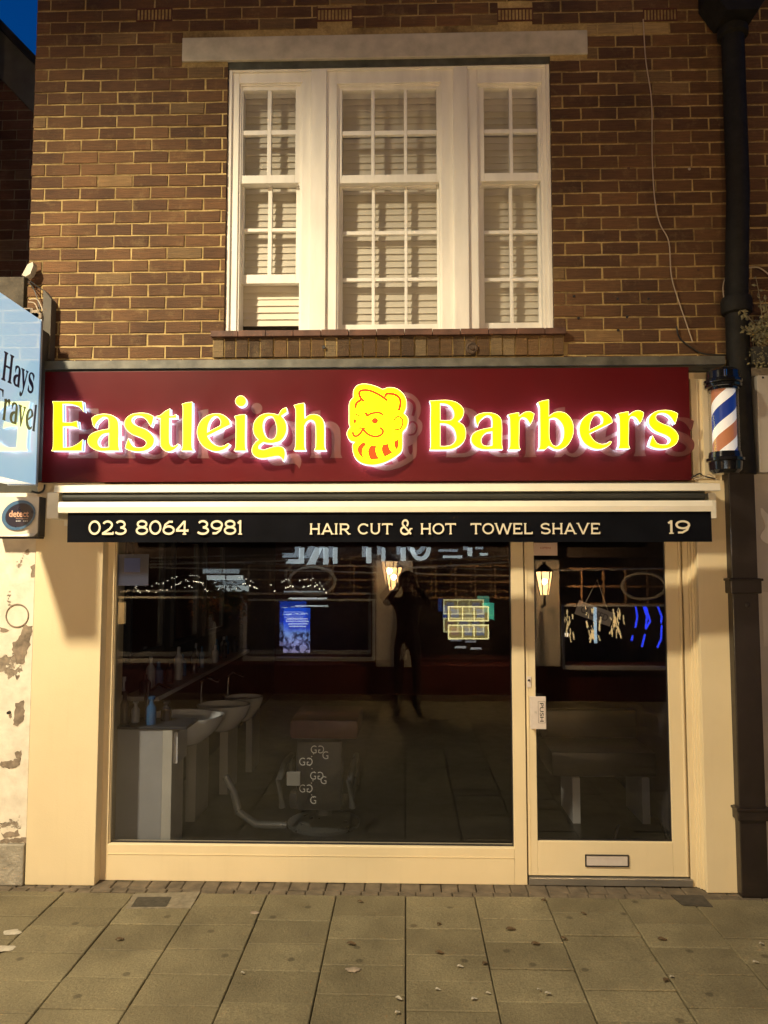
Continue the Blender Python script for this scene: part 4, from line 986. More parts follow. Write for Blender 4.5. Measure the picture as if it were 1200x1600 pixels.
MB().prism([(GXL, YN - .1, gline(GXL, 0)), (gx1, YN - .1, gline(gx1, 0)), (gx1, YN - .1, gline(gx1, th_)), (GXL, YN - .1, gline(GXL, th_))], (0, .08, 0)).build('bargeboard', M('grey_bargeboard', (.14, .135, .13), .8, var=.25), nb)
MB().prism([(GXL, YN - .16, gline(GXL, th_ + .002)), (gx1, YN - .16, gline(gx1, th_ + .002)), (gx1, YN - .16, gline(gx1, th_ + .07)), (GXL, YN - .16, gline(GXL, th_ + .07))], (0, 5, 0)).build('roof', M('roof_tiles', (.02, .02, .022), .8, var=.4, scale=12, bmp=.5), nb)
# unseen block added out of frame to keep the gable in shade
MB().box(-5.2, -2.72, .02, .30, P(0, 470, 0).z, 8.5).build('gable_shade_block', DMORTAR, nb)
cb = rect(-140, 36, 433, 540, .05)
MB().box(cb[0], cb[1], .05, YN, cb[2] - .3, cb[3], .006).build('concrete_beam', M('shaded_concrete', (.075, .062, .045), .95, var=.4, scale=14, bmp=.7, bscale=50), nb)  # beam colour darkened to stand for the shade on it
MB().box(-4.6, pl0 - .004, .06, YN, pz1 + .002, cb[2] - .302).build('fascia_infill', DARKBOARD, nb)
# bits between the beam and the barber's wall
k1 = rect(36, 45, 436, 600, .10); MB().box(k1[0], XL, .15, YN, k1[2], k1[3]).build('gap_infill', DARKBOARD, nb)
k1 = rect(66, 79, 452, 560, -.07); MB().prism([(k1[0], -.07, k1[2]), (k1[1], -.07, k1[2]), (k1[1], -.07, k1[3] - .06), (k1[0], -.07, k1[3])], (0, .066, 0)).build('bracket_plate', M('shaded_bracket', (.085, .075, .06), .8, var=.3), nb)  # plate colour lowered the same way, shade put into the tone

# ------------------------------------------------------------------ travel sign
xs_f = P(60, 630, -.20).x
tz0, tz1 = P(62, 757, -.20).z, P(62, 500, -.20).z
Yn0, Yn1 = -.20, -.78
ts = thing('travel_sign', 'pale blue lit projecting sign reading Hays Travel left of the maroon sign', 'shop sign', (xs_f, -.2, tz0))
tf, tnt, tb = nodes('lightbox_face'); v = coords(tnt); sy = N(tnt, 'ShaderNodeSeparateXYZ'); tnt.links.new(v, sy.inputs[0])
tb.inputs['Base Color'].default_value = (.30, .40, .48, 1); tb.inputs['Roughness'].default_value = .06; tb.inputs['Specular IOR Level'].default_value = .9
tb.inputs['Emission Color'].default_value = (.45, .76, 1, 1); tb.inputs['Emission Strength'].default_value = .74; tb.inputs['Coat Weight'].default_value = 1.0; tb.inputs['Coat IOR'].default_value = 2.3; tb.inputs['Coat Roughness'].default_value = .04
MB().box(xs_f - .16, xs_f, Yn1, Yn0, tz0, tz1, .004).build('lightbox', tf, ts)
TRIM = M('sign_trim', (.30, .34, .42), .4, metal=.5)
for ya, yb in ((Yn0 + .0005, Yn0 + .02), (Yn1 - .02, Yn1 - .0005)): MB().box(xs_f - .165, xs_f + .003, ya, yb, tz0 - .004, tz1 + .004).build('end_frame', TRIM, ts)
MB().tube([(xs_f - .08, Yn0 + .02, tz1 - .1), (xs_f - .08, -.05, tz1 - .1)], .02, 10).tube([(xs_f - .08, Yn0 + .02, tz0 + .15), (xs_f - .08, -.05, tz0 + .15)], .02, 10).build('wall_arm', GBLACK, ts)
MB().box(xs_f - .12, xs_f - .015, -.1795, -.062, tz0 + .03, tz1 - .04).build('gap_light_stop', DARKBOARD, ts)  # added to block lamp light through the gap behind the sign
def sign_word(word, y_start, y_end, zbase, capz):
    """outline letters laid on the +X face of the lightbox; local x runs towards the wall (+Y)"""
    adv = {'H': 640, 'a': 430, 'y': 480, 's': 410, 'T': 620, 'r': 370, 'v': 470, 'e': 440, 'l': 200}
    off = {'H': 80, 'a': 520, 'y': 60, 's': 30, 'T': 50, 'r': 100, 'v': 60, 'e': 135, 'l': 735}
    tot = sum(adv[c] for c in word); s_ = (y_end - y_start) / tot; cx = 0; sv = capz / 622.0
    for c in word:
        cs = [smooth(k, 5) for k in GL[c]]
        base = 757 if c in 'Hasetlyv T'.replace(' ', '') else 742
        cont = [[((cx + p.x - off[c]) * s_ + (base - p.y) * sv * .12, (base - p.y) * sv) for p in k] for k in cs]
        me = filled(cont, -.0012, 0)
        me.transform(Matrix.Translation((xs_f, y_start, zbase)) @ Matrix.Rotation(R_(90), 4, 'Z'))
        mesh_obj('sign_letter', me, NAVY, ts); cx += adv[c]
def on_sign(px, py):             # point of the sign face seen at this pixel
    dd = _ray(px, py); t = xs_f / dd.x
    return CAM_Y + dd.y * t, CAM_H + dd.z * t
y0_, z0_ = on_sign(2, 593); y1_, z1_ = on_sign(52, 619)
sign_word('Hays', y0_, y1_, (z0_ + z1_) / 2 + .005, on_sign(6, 548)[1] - on_sign(2, 593)[1])
y0_, z0_ = on_sign(-16, 652); y1_, z1_ = on_sign(55, 676)
sign_word('Travel', y0_, y1_, (z0_ + z1_) / 2 + .008, (on_sign(52, 633)[1] - on_sign(52, 677)[1]) * 1.0)

# ------------------------------------------------------------------ alarm box
ab = rect(-8, 58, 776, 838, -.14)
al = thing('alarm_box', 'white burglar alarm box with a dark oval badge reading detect under the travel sign', 'alarm box', ((ab[0] + ab[1]) / 2, -.06, ab[2]))
MB().prism([(ab[0], -.13, ab[2] + .02), (ab[0] + .015, -.14, ab[2]), (ab[1] - .02, -.14, ab[2]), (ab[1], -.13, ab[2] + .02), (ab[1] + .003, -.13, ab[3]), (ab[0], -.13, ab[3])], (0, .075, 0)).build('case', M('alarm_case', (.62, .58, .50), .4, var=.05), al)
MB().box(ab[0] + .002, ab[1] + .006, -.128, -.056, ab[2] - .012, ab[2] - .001).box(ab[1] + .0035, ab[1] + .010, -.128, -.056, ab[2], ab[3]).build('case_base', INK, al)
oc = P(29, 805, -.141)
def oval(mb, c, rx, rz, y, y1): 
    pts = [(c.x + rx * math.cos(a), y, c.z + rz * math.sin(a) + .012 * math.cos(a)) for a in [k * 2 * math.pi / 30 for k in range(30)]]
    return mb.prism(pts, (0, y1 - y, 0))
oval(MB(), oc, .098, .086, -.1425, -.1402).build('badge_rim', M('badge_blue', (.05, .12, .22), .3, bmp=0), al)
oval(MB(), oc + Vector((.006, 0, 0)), .082, .068, -.1440, -.1426).build('badge', M('badge_dark', (.012, .012, .03), .3, bmp=0), al)
mesh_obj('badge_lettering', text_mesh('detect', .115, .038, (oc.x + .004, -.1445, oc.z + .008), bold=.02), M('badge_orange', (.62, .36, .24), .5, bmp=0), al)
mesh_obj('badge_lettering', text_mesh('fire & security', .07, .010, (oc.x + .022, -.1445, oc.z - .020)), M('badge_orange_small', (.5, .3, .2), .5, bmp=0), al)
mesh_obj('badge_lettering', text_mesh('... ...', .07, .006, (oc.x + .022, -.1445, oc.z - .034), bold=.02), M('badge_white', (.6, .6, .6), .5, bmp=0), al)
cable('sign_cable', [(70, 757, -.12), (68, 766, -.12), (60, 770, -.12), (50, 768, -.1)], .006, CABLEB, 'black cable stub between the travel sign and the alarm box')
for k, (pts, m_) in enumerate([([(44, 437), (56, 446), (70, 456), (78, 470)], CABLEB), ([(44, 440), (52, 450), (58, 466), (64, 490)], CABLEB), ([(44, 472), (54, 474), (60, 486), (66, 496)], CABLEW), ([(46, 468), (58, 468), (64, 478), (67, 486)], CABLEW)]):
    cable('sign_cable', [(a, b, -.05) for a, b in pts], .0035, m_, ('upper black cable arching behind the travel sign', 'inner black cable dropping behind the travel sign', 'lower grey wire bent over the travel sign', 'upper grey wire bent over the travel sign')[k])
# pale camera-like lamp head on the corner
pts = [P(x, y, -.08) for x, y in ((34, 430), (43, 413), (51, 409), (52, 415), (47, 428), (40, 432))]
sb = thing('corner_lamp', 'small pale dead lamp head tilted on the corner above the travel sign', 'lamp', P(42, 430, -.08))
MB().prism(pts, (0, .05, 0)).build('lamp_head', M('pale_lamp', (.42, .38, .30), .5), sb)
cable('lamp_arm', [(43, 438, -.05), (42, 432, -.05), (44, 425, -.05)], .006, CABLEB, None, parent=sb)
o = blob(55, 1400, .001, 'x') if False else None
# rubble under the cables
rb = MB()
for k in range(7):
    c = P(48 + random.uniform(-3, 14), 492 + random.uniform(-6, 6), -.06); rb.box(c.x - .03, c.x + .03, -.09, -.03, c.z - .02, c.z + .02, .01)
tag(rb.build('cement_lump', BARE), 'crumbling lump of mortar on top of the travel sign bracket', 'mortar')

# ------------------------------------------------------------------ right neighbour
rn = thing('neighbouring_shop', 'grey white painted shop wall with a blank panel right of the downpipe', 'building', (2.7, .1, 0))
xr0 = xq + hwq + .003
MB().box(xr0, 4.4, -.045, .28, 0, P(1190, 740, -.05).z, .004).build('painted_wall', GREYPAINT, rn)
r = rect(1185, 1290, 586, 738, -.13); bp_ = MB().box(r[0], 4.2, -.13, -.046, r[2], r[3], .004).build('blank_panel', M('blank_panel', (.42, .39, .34), .5, var=.06), rn)
disc(MB(), P(1192, 590, -.131), [(.006, 0), (.006, .002)], 8).build('panel_screw', INK, bp_)
MB().box(xr0, 4.4, -.04, -.001, P(1190, 738, -.05).z, P(1190, 572, -.05).z, .003).build('backing_board', M('stained_board', (.24, .215, .175), .85, var=.35, scale=8, bmp=.5), rn)
MB().box(P(1172, 560, -.1).x, 4.4, -.14, .0, P(1190, 574, -.05).z, P(1190, 548, -.05).z).build('dark_ledge', DARKBOARD, rn)
c = smooth([(P(x, y, -.046).x, P(x, y, -.046).z) for x, y in ((1188, 794), (1202, 805), (1215, 800), (1215, 850), (1196, 848), (1188, 838), (1196, 822))], 3)
mesh_obj('paint_patch', filled([[tuple(p) for p in c]], -.0475, -.0455), M('white_patch', (.60, .58, .52), .6), rn)
c2 = rect(1192, 1290, 925, 1010, -.046); MB().box(c2[0], c2[1], -.0475, -.0455, c2[2], c2[3]).build('paint_patch', M('white_patch_low', (.5, .47, .42), .6), rn)
# weed on the ledge
wd = thing('weed_plant', 'straggly weed growing out of the wall ledge behind the downpipe', 'plant', P(1188, 540, -.12))
STEM = M('weed_stem', (.16, .13, .07), .7); WLEAF = M('weed_leaf', (.15, .135, .065), .6, var=.4, scale=40, bmp=.2)
base = P(1188, 548, -.1); sm = MB(); lf = MB()
def leaf_at(mb, p, d, L):
    d = d.normalized(); sd = d.cross(Vector((0, -1, .2))).normalized() * L * .26; up = Vector((0, -1, 0)) * L * .12
    p1, p2 = p + d * L * .45, p + d * L
    a = [mb.bm.verts.new(q) for q in (p, p1 + sd, p2, p1 - sd)]; m_ = mb.bm.verts.new(p1 + up)
    for i in range(4): mb.bm.faces.new((a[i], a[(i + 1) % 4], m_))
for tip in ((1181, 432), (1154, 482), (1163, 515), (1196, 470), (1203, 490), (1190, 505), (1175, 520), (1205, 520)):
    t = P(tip[0], tip[1], -.13 - random.uniform(0, .06)); st_ = base + Vector((random.uniform(-.02, .05), 0, 0))
    mid = (st_ + t) / 2 + Vector((random.uniform(-.02, .02), -.03, .03)); path = [st_, mid, t]
    sm.tube([st_, (st_ + mid) / 2 + Vector((0, 0, .01)), mid, (mid + t) / 2 + Vector((0, 0, .008)), t], [.004, .0035, .003, .0025, .0015], 5)
    for k in range(13):
        f = random.uniform(.25, 1.0); p = st_.lerp(mid, f * 2) if f < .5 else mid.lerp(t, f * 2 - 1)
        leaf_at(lf, p, Vector((random.uniform(-1, 1), random.uniform(-.5, .2), random.uniform(-1, .6))), random.uniform(.022, .048))
for k in range(150):
    c = P(1192 + random.gauss(0, 11), 514 + random.gauss(0, 8), -.12 - random.uniform(0, .08))
    leaf_at(lf, c, Vector((random.uniform(-1, 1), random.uniform(-.5, .2), random.uniform(-1, .4))), random.uniform(.018, .038))
for k in range(60):
    c = P(1188 + random.gauss(0, 9), 560 + random.gauss(0, 10), -.15 - random.uniform(0, .04))
    leaf_at(lf, c, Vector((random.uniform(-1, 1), random.uniform(-.5, .2), random.uniform(-1, .4))), random.uniform(.012, .026))
sm.build('stem', STEM, wd); lf.build('foliage', WLEAF, wd)
# weeds at the foot of the downpipe
tf_ = MB()
for k in range(40):
    c = G(1150 + random.uniform(-20, 26), 1391 + random.uniform(-2, 4)); leaf_at(tf_, c + Vector((0, 0, .006)), Vector((random.uniform(-1, 1), random.uniform(-1, .2), random.uniform(0, .8))), random.uniform(.012, .03))
tag(tf_.build('foot_debris', LEAF), 'small heap of dead leaves at the foot of the square downpipe', 'leaves')

# ------------------------------------------------------------------ inside the shop
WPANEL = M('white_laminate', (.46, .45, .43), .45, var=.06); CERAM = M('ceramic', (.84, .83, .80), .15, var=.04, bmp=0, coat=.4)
DTOP = M('dark_worktop', (.04, .042, .05), .35); LEATHER = M('black_leather', (.012, .011, .012), .4, var=.3, scale=20, bmp=.3)
REDLEATHER = M('red_leather', (.09, .020, .015), .4, var=.2, scale=20, bmp=.3); DIMMETAL = M('dim_metal', (.18, .18, .17), .3, metal=.7)
YC = .24; r = rect(178, 268, 1140, 1318, YC); rs_ = rect(253, 268, 1140, 1318, YC)
cbn = thing('cabinet', 'white cabinet with a dark worktop just inside the left end of the shop window', 'cabinet', ((r[0] + r[1]) / 2, YC + .2, .03))
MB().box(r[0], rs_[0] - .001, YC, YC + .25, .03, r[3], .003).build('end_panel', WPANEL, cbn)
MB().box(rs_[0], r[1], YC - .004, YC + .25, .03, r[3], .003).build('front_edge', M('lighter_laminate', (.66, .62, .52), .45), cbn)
tp = rect(176, 292, 1126, 1139, YC); MB().box(r[0], tp[1], YC - .01, YC + .27, r[3] + .002, r[3] + .020, .004).build('worktop', DTOP, cbn)
q = rect(269, 279, 1143, 1192, YC + .05); MB().box(q[0], q[1], YC + .03, YC + .24, q[2], q[3], .003).build('drawer_front', CERAM, cbn)
cabinet_top = r[3] + .020
def basin(pxc, pyt, Yb, w_px, label):
    c = P(pxc, pyt, Yb); rw = w_px / F * (Yb - CAM_Y) / 2
    t = thing('wash_basin', label, 'basin', (c.x, Yb, c.z - .2), 'wash basins along the left wall')
    m = MB(); n = 24; prof = [(1.0, 0), (.98, -.03), (.86, -.09), (.55, -.17), (.3, -.2)]; inn = [(.93, -.002), (.85, -.05), (.5, -.11), (.05, -.12)]
    def ring(k, z): return [m.bm.verts.new((c.x + rw * k * math.cos(a) * (1 if math.cos(a) > 0 else .8), Yb + rw * .8 * k * math.sin(a), c.z + z)) for a in [j * 2 * math.pi / n for j in range(n)]]
    rings = [ring(k, z) for k, z in prof[::-1]] + [ring(k, z) for k, z in inn]
    for A, B in zip(rings, rings[1:]):
        for j in range(n): m.bm.faces.new((A[j], A[(j + 1) % n], B[(j + 1) % n], B[j]))
    m.bm.faces.new(rings[0][::-1]); m.bm.faces.new(rings[-1]); m.build('bowl', CERAM, t, True)
    tx = c.x - rw * .7
    MB().tube([(tx, Yb + .02, c.z), (tx, Yb + .02, c.z + .16), (tx + .05, Yb + .01, c.z + .2), (tx + .14, Yb, c.z + .17)], .012, 8).build('tap', CHROME, t, True)
    return t
basin(282, 1117, .72, 135, 'nearest white wash basin beside the white cabinet'); basin(345, 1100, 1.35, 92, 'middle white wash basin along the left wall'); basin(378, 1088, 2.0, 66, 'farthest white wash basin along the left wall')
for px0_, px1_, a, b, Y_, lab in ((290, 306, 1155, 1290, .95, 'white upright panel under the nearest wash basin'), (343, 356, 1128, 1226, 1.6, 'white upright panel under the middle wash basin'), (384, 394, 1112, 1190, 2.25, 'pale upright panel under the farthest wash basin')):
    q = rect(px0_, px1_, a, b, Y_); m = MB(); m.box(q[0], q[1], Y_, Y_ + .35, .03, q[3], .003)
    tag(m.build('basin_support', WPANEL), lab, 'panel')
# wall shelf with bottles along the left wall
xw = pl0 + .325
sh = rect(178, 335, 1030, 1038, 1.2); BOT = [M('bottle_dark', (.02, .02, .03), .2, bmp=0), M('bottle_pale', (.35, .37, .40), .3, bmp=0), M('bottle_blue', (.03, .12, .28), .25, bmp=0)]
shelf = MB().box(xw, xw + .24, .5, 3.4, sh[2] - .15, sh[2] - .12, .003).build('wall_shelf', WPANEL); tag(shelf, 'long white shelf of bottles on the left wall inside the window', 'shelf')
for k in range(16):
    y = .6 + k * .17; x = xw + random.uniform(.08, .18); h = random.uniform(.12, .24); rad = random.uniform(.022, .036)
    o = MB().lathe((x, y, sh[2] - .12), [(rad, 0), (rad, h * .65), (rad * .4, h * .78), (rad * .4, h), (rad * .1, h + .003)], 14).build('bottle', BOT[k % 3], None, True)
    tag(o, ('dark', 'pale', 'blue')[k % 3] + ' hair product bottle on the left wall shelf inside the window', 'bottle', ('dark', 'pale', 'blue')[k % 3] + ' bottles on the wall shelf')
for k in range(3):
    y = .9 + k * .95
    mr = thing('wall_mirror', ('nearest', 'middle', 'farthest')[k] + ' framed mirror over the basins on the left wall', 'mirror', (xw, y, 1.25), 'mirrors over the basins')
    MB().box(xw, xw + .01, y - .32, y + .32, 1.22, 2.0).build('mirror_glass', M('mirror_glass', (.5, .5, .5), .08, metal=1, bmp=0), mr)
    f = MB()
    f.box(xw, xw + .03, y - .36, y - .321, 1.18, 2.04).box(xw, xw + .03, y + .321, y + .36, 1.18, 2.04).box(xw, xw + .03, y - .32, y + .32, 1.18, 1.219).box(xw, xw + .03, y - .32, y + .32, 2.001, 2.04); f.build('mirror_frame', M('dark_frame', (.04, .04, .045), .4), mr)
for k, (px, py_, h, rad, m_) in enumerate(((196, 1127, .20, .030, 0), (208, 1127, .13, .026, 1), (222, 1127, .24, .024, 0), (238, 1127, .17, .03, 2), (188, 1127, .28, .022, 1), (252, 1127, .12, .034, 0))):
    c = P(px, py_, YC + .08); zz = cabinet_top + .001
    o = MB().lathe((c.x, YC + .06 + .06 * (k % 3), zz), [(rad, 0), (rad, h * .6), (rad * .45, h * .74), (rad * .4, h * .9), (rad * .7, h * .9), (rad * .7, h)], 14).build('bottle', BOT[m_], None, True)
    tag(o, ('squat ' if h < .15 else 'tall ' if h > .22 else 'medium ') + ('dark', 'pale', 'blue')[m_] + ' bottle standing on the dark worktop inside the window', 'bottle', 'bottles on the worktop')
# barber chair with a monogrammed back
YCH = .62
def cp(px, py, Y=YCH): return P(px, py, Y)
bk = rect(462, 535, 1158, 1268, YCH)
ch = thing('barber_chair', 'black barber chair with a monogrammed back and a red headrest behind the shop window', 'barber chair', ((bk[0] + bk[1]) / 2, YCH + .3, .03))
cback = MB().box(bk[0], bk[1], YCH, YCH + .10, bk[2], bk[3], .03).build('backrest', LEATHER, ch, True)
hd = rect(452, 560, 1125, 1163, YCH + .05); MB().box(hd[0], hd[1], YCH + .05, YCH + .6, hd[2] + .03, hd[3], .03).build('headrest', REDLEATHER, ch, True)
MB().box(bk[0] - .06, bk[1] + .06, YCH + .1, YCH + .58, bk[2] - .02, bk[2] + .09, .03).build('seat', LEATHER, ch, True)
for xs_ in (bk[0] - .10, bk[1] + .06):
    MB().tube([(xs_, YCH + .08, bk[2]), (xs_ - .02, YCH + .06, bk[2] + .18), (xs_, YCH + .2, bk[2] + .26), (xs_, YCH + .5, bk[2] + .24), (xs_, YCH + .55, bk[2] + .02)], .022, 10).build('armrest', DIMMETAL, ch, True)
MB().lathe(((bk[0] + bk[1]) / 2, YCH + .32, .03), [(.25, 0), (.25, .02), (.2, .04), (.06, .07), (.05, bk[2] - .05)], 28).build('pedestal', DIMMETAL, ch, True)
a0_ = cp(352, 1215, .5); MB().tube([cp(352, 1212, .55), cp(366, 1240, .55), cp(372, 1268, .55), cp(400, 1288, .55), cp(448, 1290, .55)], .025, 10).build('footrest', DIMMETAL, ch, True)
MB().box(cp(449, 1205).x, cp(470, 1205).x, YCH - .03, YCH - .002, cp(460, 1226).z, cp(460, 1205).z, .004).build('arm_pad', M('arm_pad', (.26, .25, .22), .6), ch)
THREAD = M('white_thread', (.62, .60, .55), .6, bmp=0)
for j, (gx, gy) in enumerate(((496, 1171), (478, 1190), (495, 1212), (478, 1232), (512, 1180), (509, 1219), (493, 1250))):
    hw_ = 6.5 if j < 4 else 4
    for s_ in (-1, 1):
        if j >= 4 and s_ == 1: continue
        c = P(gx + s_ * hw_ * .9, gy, YCH - .002); me = text_mesh('G', .038, .050, (0, 0, 0), bold=-.006)
        if s_ > 0: me.transform(Matrix.Scale(-1, 4, (1, 0, 0)))
        me.transform(Matrix.Translation(c)); mesh_obj('monogram', me, THREAD, cback)
for (x0_, y0_2, x1_, y1_2) in ((490, 1178, 484, 1186), (484, 1196, 491, 1206), (489, 1220, 484, 1227), (484, 1238, 490, 1246)):
    for t in (0, .5, 1):
        disc(MB(), P(x0_ + (x1_ - x0_) * t, y0_2 + (y1_2 - y0_2) * t, YCH - .001), [(.0035, 0), (.003, .002)], 6).build('monogram_dot', THREAD, cback)
# waiting bench seen through the door
bn = thing('waiting_bench', 'dark upholstered waiting bench with pale legs inside the glass door', 'bench', (P(950, 1200, 1.2).x, 1.3, .03))
q = rect(862, 1100, 1176, 1215, 1.0); MB().box(q[0], pr1 - .12, 1.0, 1.5, q[2], q[3], .02).build('seat', LEATHER, bn, True)
q2 = rect(862, 1100, 1110, 1160, 1.45); MB().box(q[0], pr1 - .12, 1.45, 1.55, q[3], q2[3], .02).build('backrest', LEATHER, bn, True)
for px in (901, 1010):
    l_ = rect(px - 6, px + 6, 1195, 1270, .98); MB().box(l_[0], l_[1], .99, 1.4, .03, q[2] - .001, .003).build('leg', WPANEL, bn)
for k, (pa, pb) in enumerate((((966, 1290), (958, 1316)), ((1033, 1288), (1044, 1316)))):
    a, b = P(pa[0], pa[1], .35), P(pb[0], pb[1], .22); b.z = max(b.z, .035)
    tag(MB().tube([a, b], .008, 8).build('chrome_leg', CHROME), ('left', 'right')[k] + ' thin chrome stand leg just inside the door glass', 'leg')
# CLOSED board hanging inside the door
tl, tr_ = P(905, 938, .12), P(960, 958, .12); dn = Vector((tr_.x - tl.x, 0, tr_.z - tl.z)); pr_ = Vector((dn.z, 0, -dn.x)).normalized() * .085
cs_ = thing('closed_board', 'tilted pale board reading CLOSED hanging on a string inside the door', 'sign', (tl.x + dn.x / 2, .12, tl.z - .1))
MB().prism([tl, tr_, tr_ + pr_, tl + pr_], (0, .006, 0)).build('board', M('board_paint', (.42, .40, .36), .6), cs_)
ang = math.atan2(dn.z, dn.x); me = text_mesh('CLOSED', .165, .042, (0, 0, 0), Matrix.Rotation(-ang, 4, 'Y'), bold=.01); me.transform(Matrix.Translation((tl + tr_ + pr_) / 2 + Vector((0, -.002, 0)))); mesh_obj('board_lettering', me, M('board_ink', (.16, .15, .14), .6, bmp=0), cs_)
hk = P(933, 906, .12)
MB().tube([tl + dn * .18, hk, tl + dn * .82], .0022, 6).build('string', CABLEW, cs_)

# ------------------------------------------------------------------ the public house across the street, seen in the glass
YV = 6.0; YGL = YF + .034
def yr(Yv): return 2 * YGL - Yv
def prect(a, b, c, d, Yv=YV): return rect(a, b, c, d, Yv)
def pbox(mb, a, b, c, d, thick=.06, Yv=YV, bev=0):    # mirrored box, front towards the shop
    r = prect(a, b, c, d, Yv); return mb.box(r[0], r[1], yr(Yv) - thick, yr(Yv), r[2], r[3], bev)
pub = thing('public_house', 'dark public house with cream pillars and white framed windows reflected in the shop glass', 'building', (0, yr(YV) - .5, 0))
PWALL = M('pub_wall', (.040, .026, .020), .8, var=.3); PRED = M('pub_red', (.10, .018, .014), .6, var=.2); PCREAM = M('pub_cream', (.82, .76, .66), .7, var=.1)
PWHITE = M('pub_white', (.85, .85, .83), .5); PWOOD = M('pub_wood', (.38, .24, .14), .6); PDARK = M('pub_dark', (.012, .012, .014), .6)
zs_ = prect(200, 600, 1036, 1040)[2]
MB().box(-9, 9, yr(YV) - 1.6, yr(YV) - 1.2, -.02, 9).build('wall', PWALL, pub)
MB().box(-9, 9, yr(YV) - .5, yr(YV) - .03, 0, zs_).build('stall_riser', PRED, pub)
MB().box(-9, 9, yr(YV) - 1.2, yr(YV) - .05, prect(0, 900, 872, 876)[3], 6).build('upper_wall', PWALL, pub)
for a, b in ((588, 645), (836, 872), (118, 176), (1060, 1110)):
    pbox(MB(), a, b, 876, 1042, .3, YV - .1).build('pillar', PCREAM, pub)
def pwin(a, b, c, d):
    m = MB(); e = 4
    pbox(m, a, a + e, c, d); pbox(m, b - e, b, c, d); pbox(m, a + e, b - e, d - 6, d); pbox(m, a + e, b - e, c, c + 3)
    f = m.build('window_frame', PWHITE, pub); return f
for a, b, c, d in ((180, 336, 932, 1036), (380, 586, 936, 1033), (876, 1048, 946, 1048)): pwin(a, b, c, d)
for (a, b, c, d, n) in ((388, 586, 884, 928, 6), (650, 836, 884, 934, 6), (872, 1044, 890, 945, 5)):
    m = MB()
    for k in range(n + 1):
        x = a + (b - a) * k / n; pbox(m, x - 1.2, x + 1.2, c, d, .04, YV + .05)
    for y in (c, (c + d) / 2, d): pbox(m, a, b, y - 1.5, y + 1.5, .035, YV + .06)
    m.build('transom_lattice', PWOOD, pub)
for cx_, cy_, rx_, ry_ in ((488, 908, 36, 22), (1003, 917, 33, 20)):
    c = P(cx_, cy_, YV - .05); k = F / (YV - .05 - CAM_Y); rx2, rz2 = rx_ / k, ry_ / k
    MB().tube([(c.x + rx2 * math.cos(a), yr(YV - .05), c.z + rz2 * math.sin(a)) for a in [j * 2 * math.pi / 40 for j in range(40)]], .02, 8, True).build('oval_plaque', PCREAM, pub, True)
# raised letters whose feet show under the awning
m0 = prect(400, 800, 800, 884)
def pfrag(*boxes):
    m = MB()
    for a, b, c, d in boxes: pbox(m, a, b, c, d, .03, YV - .2)
    m.build('fascia_letter', PSIGN, pub)
PSIGN = EM('pub_sign_white', (.8, .95, 1.0), 6)
pfrag((467, 475, 830, 881), (447, 467, 874, 881))
q0 = prect(479, 501, 864, 882, YV - .2); pfrag((505, 513, 830, 882)); pfrag((520, 527, 830, 881)); pfrag((572, 580, 830, 880)); pfrag((596, 602, 830, 877)); pfrag((626, 634, 830, 876)); pfrag((692, 722, 868, 872)); pfrag((731, 738, 830, 869)); pfrag((750, 762, 864, 868))
MB().prism([(P(479, 882, YV - .2).x, yr(YV - .2), P(479, 882, YV - .2).z), (P(492, 882, YV - .2).x, yr(YV - .2), P(492, 882, YV - .2).z), (P(506, 850, YV - .2).x, yr(YV - .2), P(506, 850, YV - .2).z), (P(496, 850, YV - .2).x, yr(YV - .2), P(496, 850, YV - .2).z)], (0, -.03, 0)).build('fascia_letter', PSIGN, pub)
c = P(657, 855, YV - .2); k = F / (YV - .2 - CAM_Y)
MB().tube([(c.x + 13 / k * math.cos(a), yr(YV - .2), c.z + 18 / k * math.sin(a)) for a in [j * 2 * math.pi / 30 for j in range(30)]], 3.6 / k, 8, True).build('fascia_letter', PSIGN, pub, True)
for (a, b) in (((228, 882), (450, 876)), ((234, 886), (800, 900)), ((630, 888), (800, 878)), ((835, 893), (1040, 889))):
    p0, p1 = P(*a, YV - .3), P(*b, YV - .3); p0.y = p1.y = yr(YV - .3); MB().tube([p0, p1], .012, 6).build('canopy_rail', PWHITE, pub)
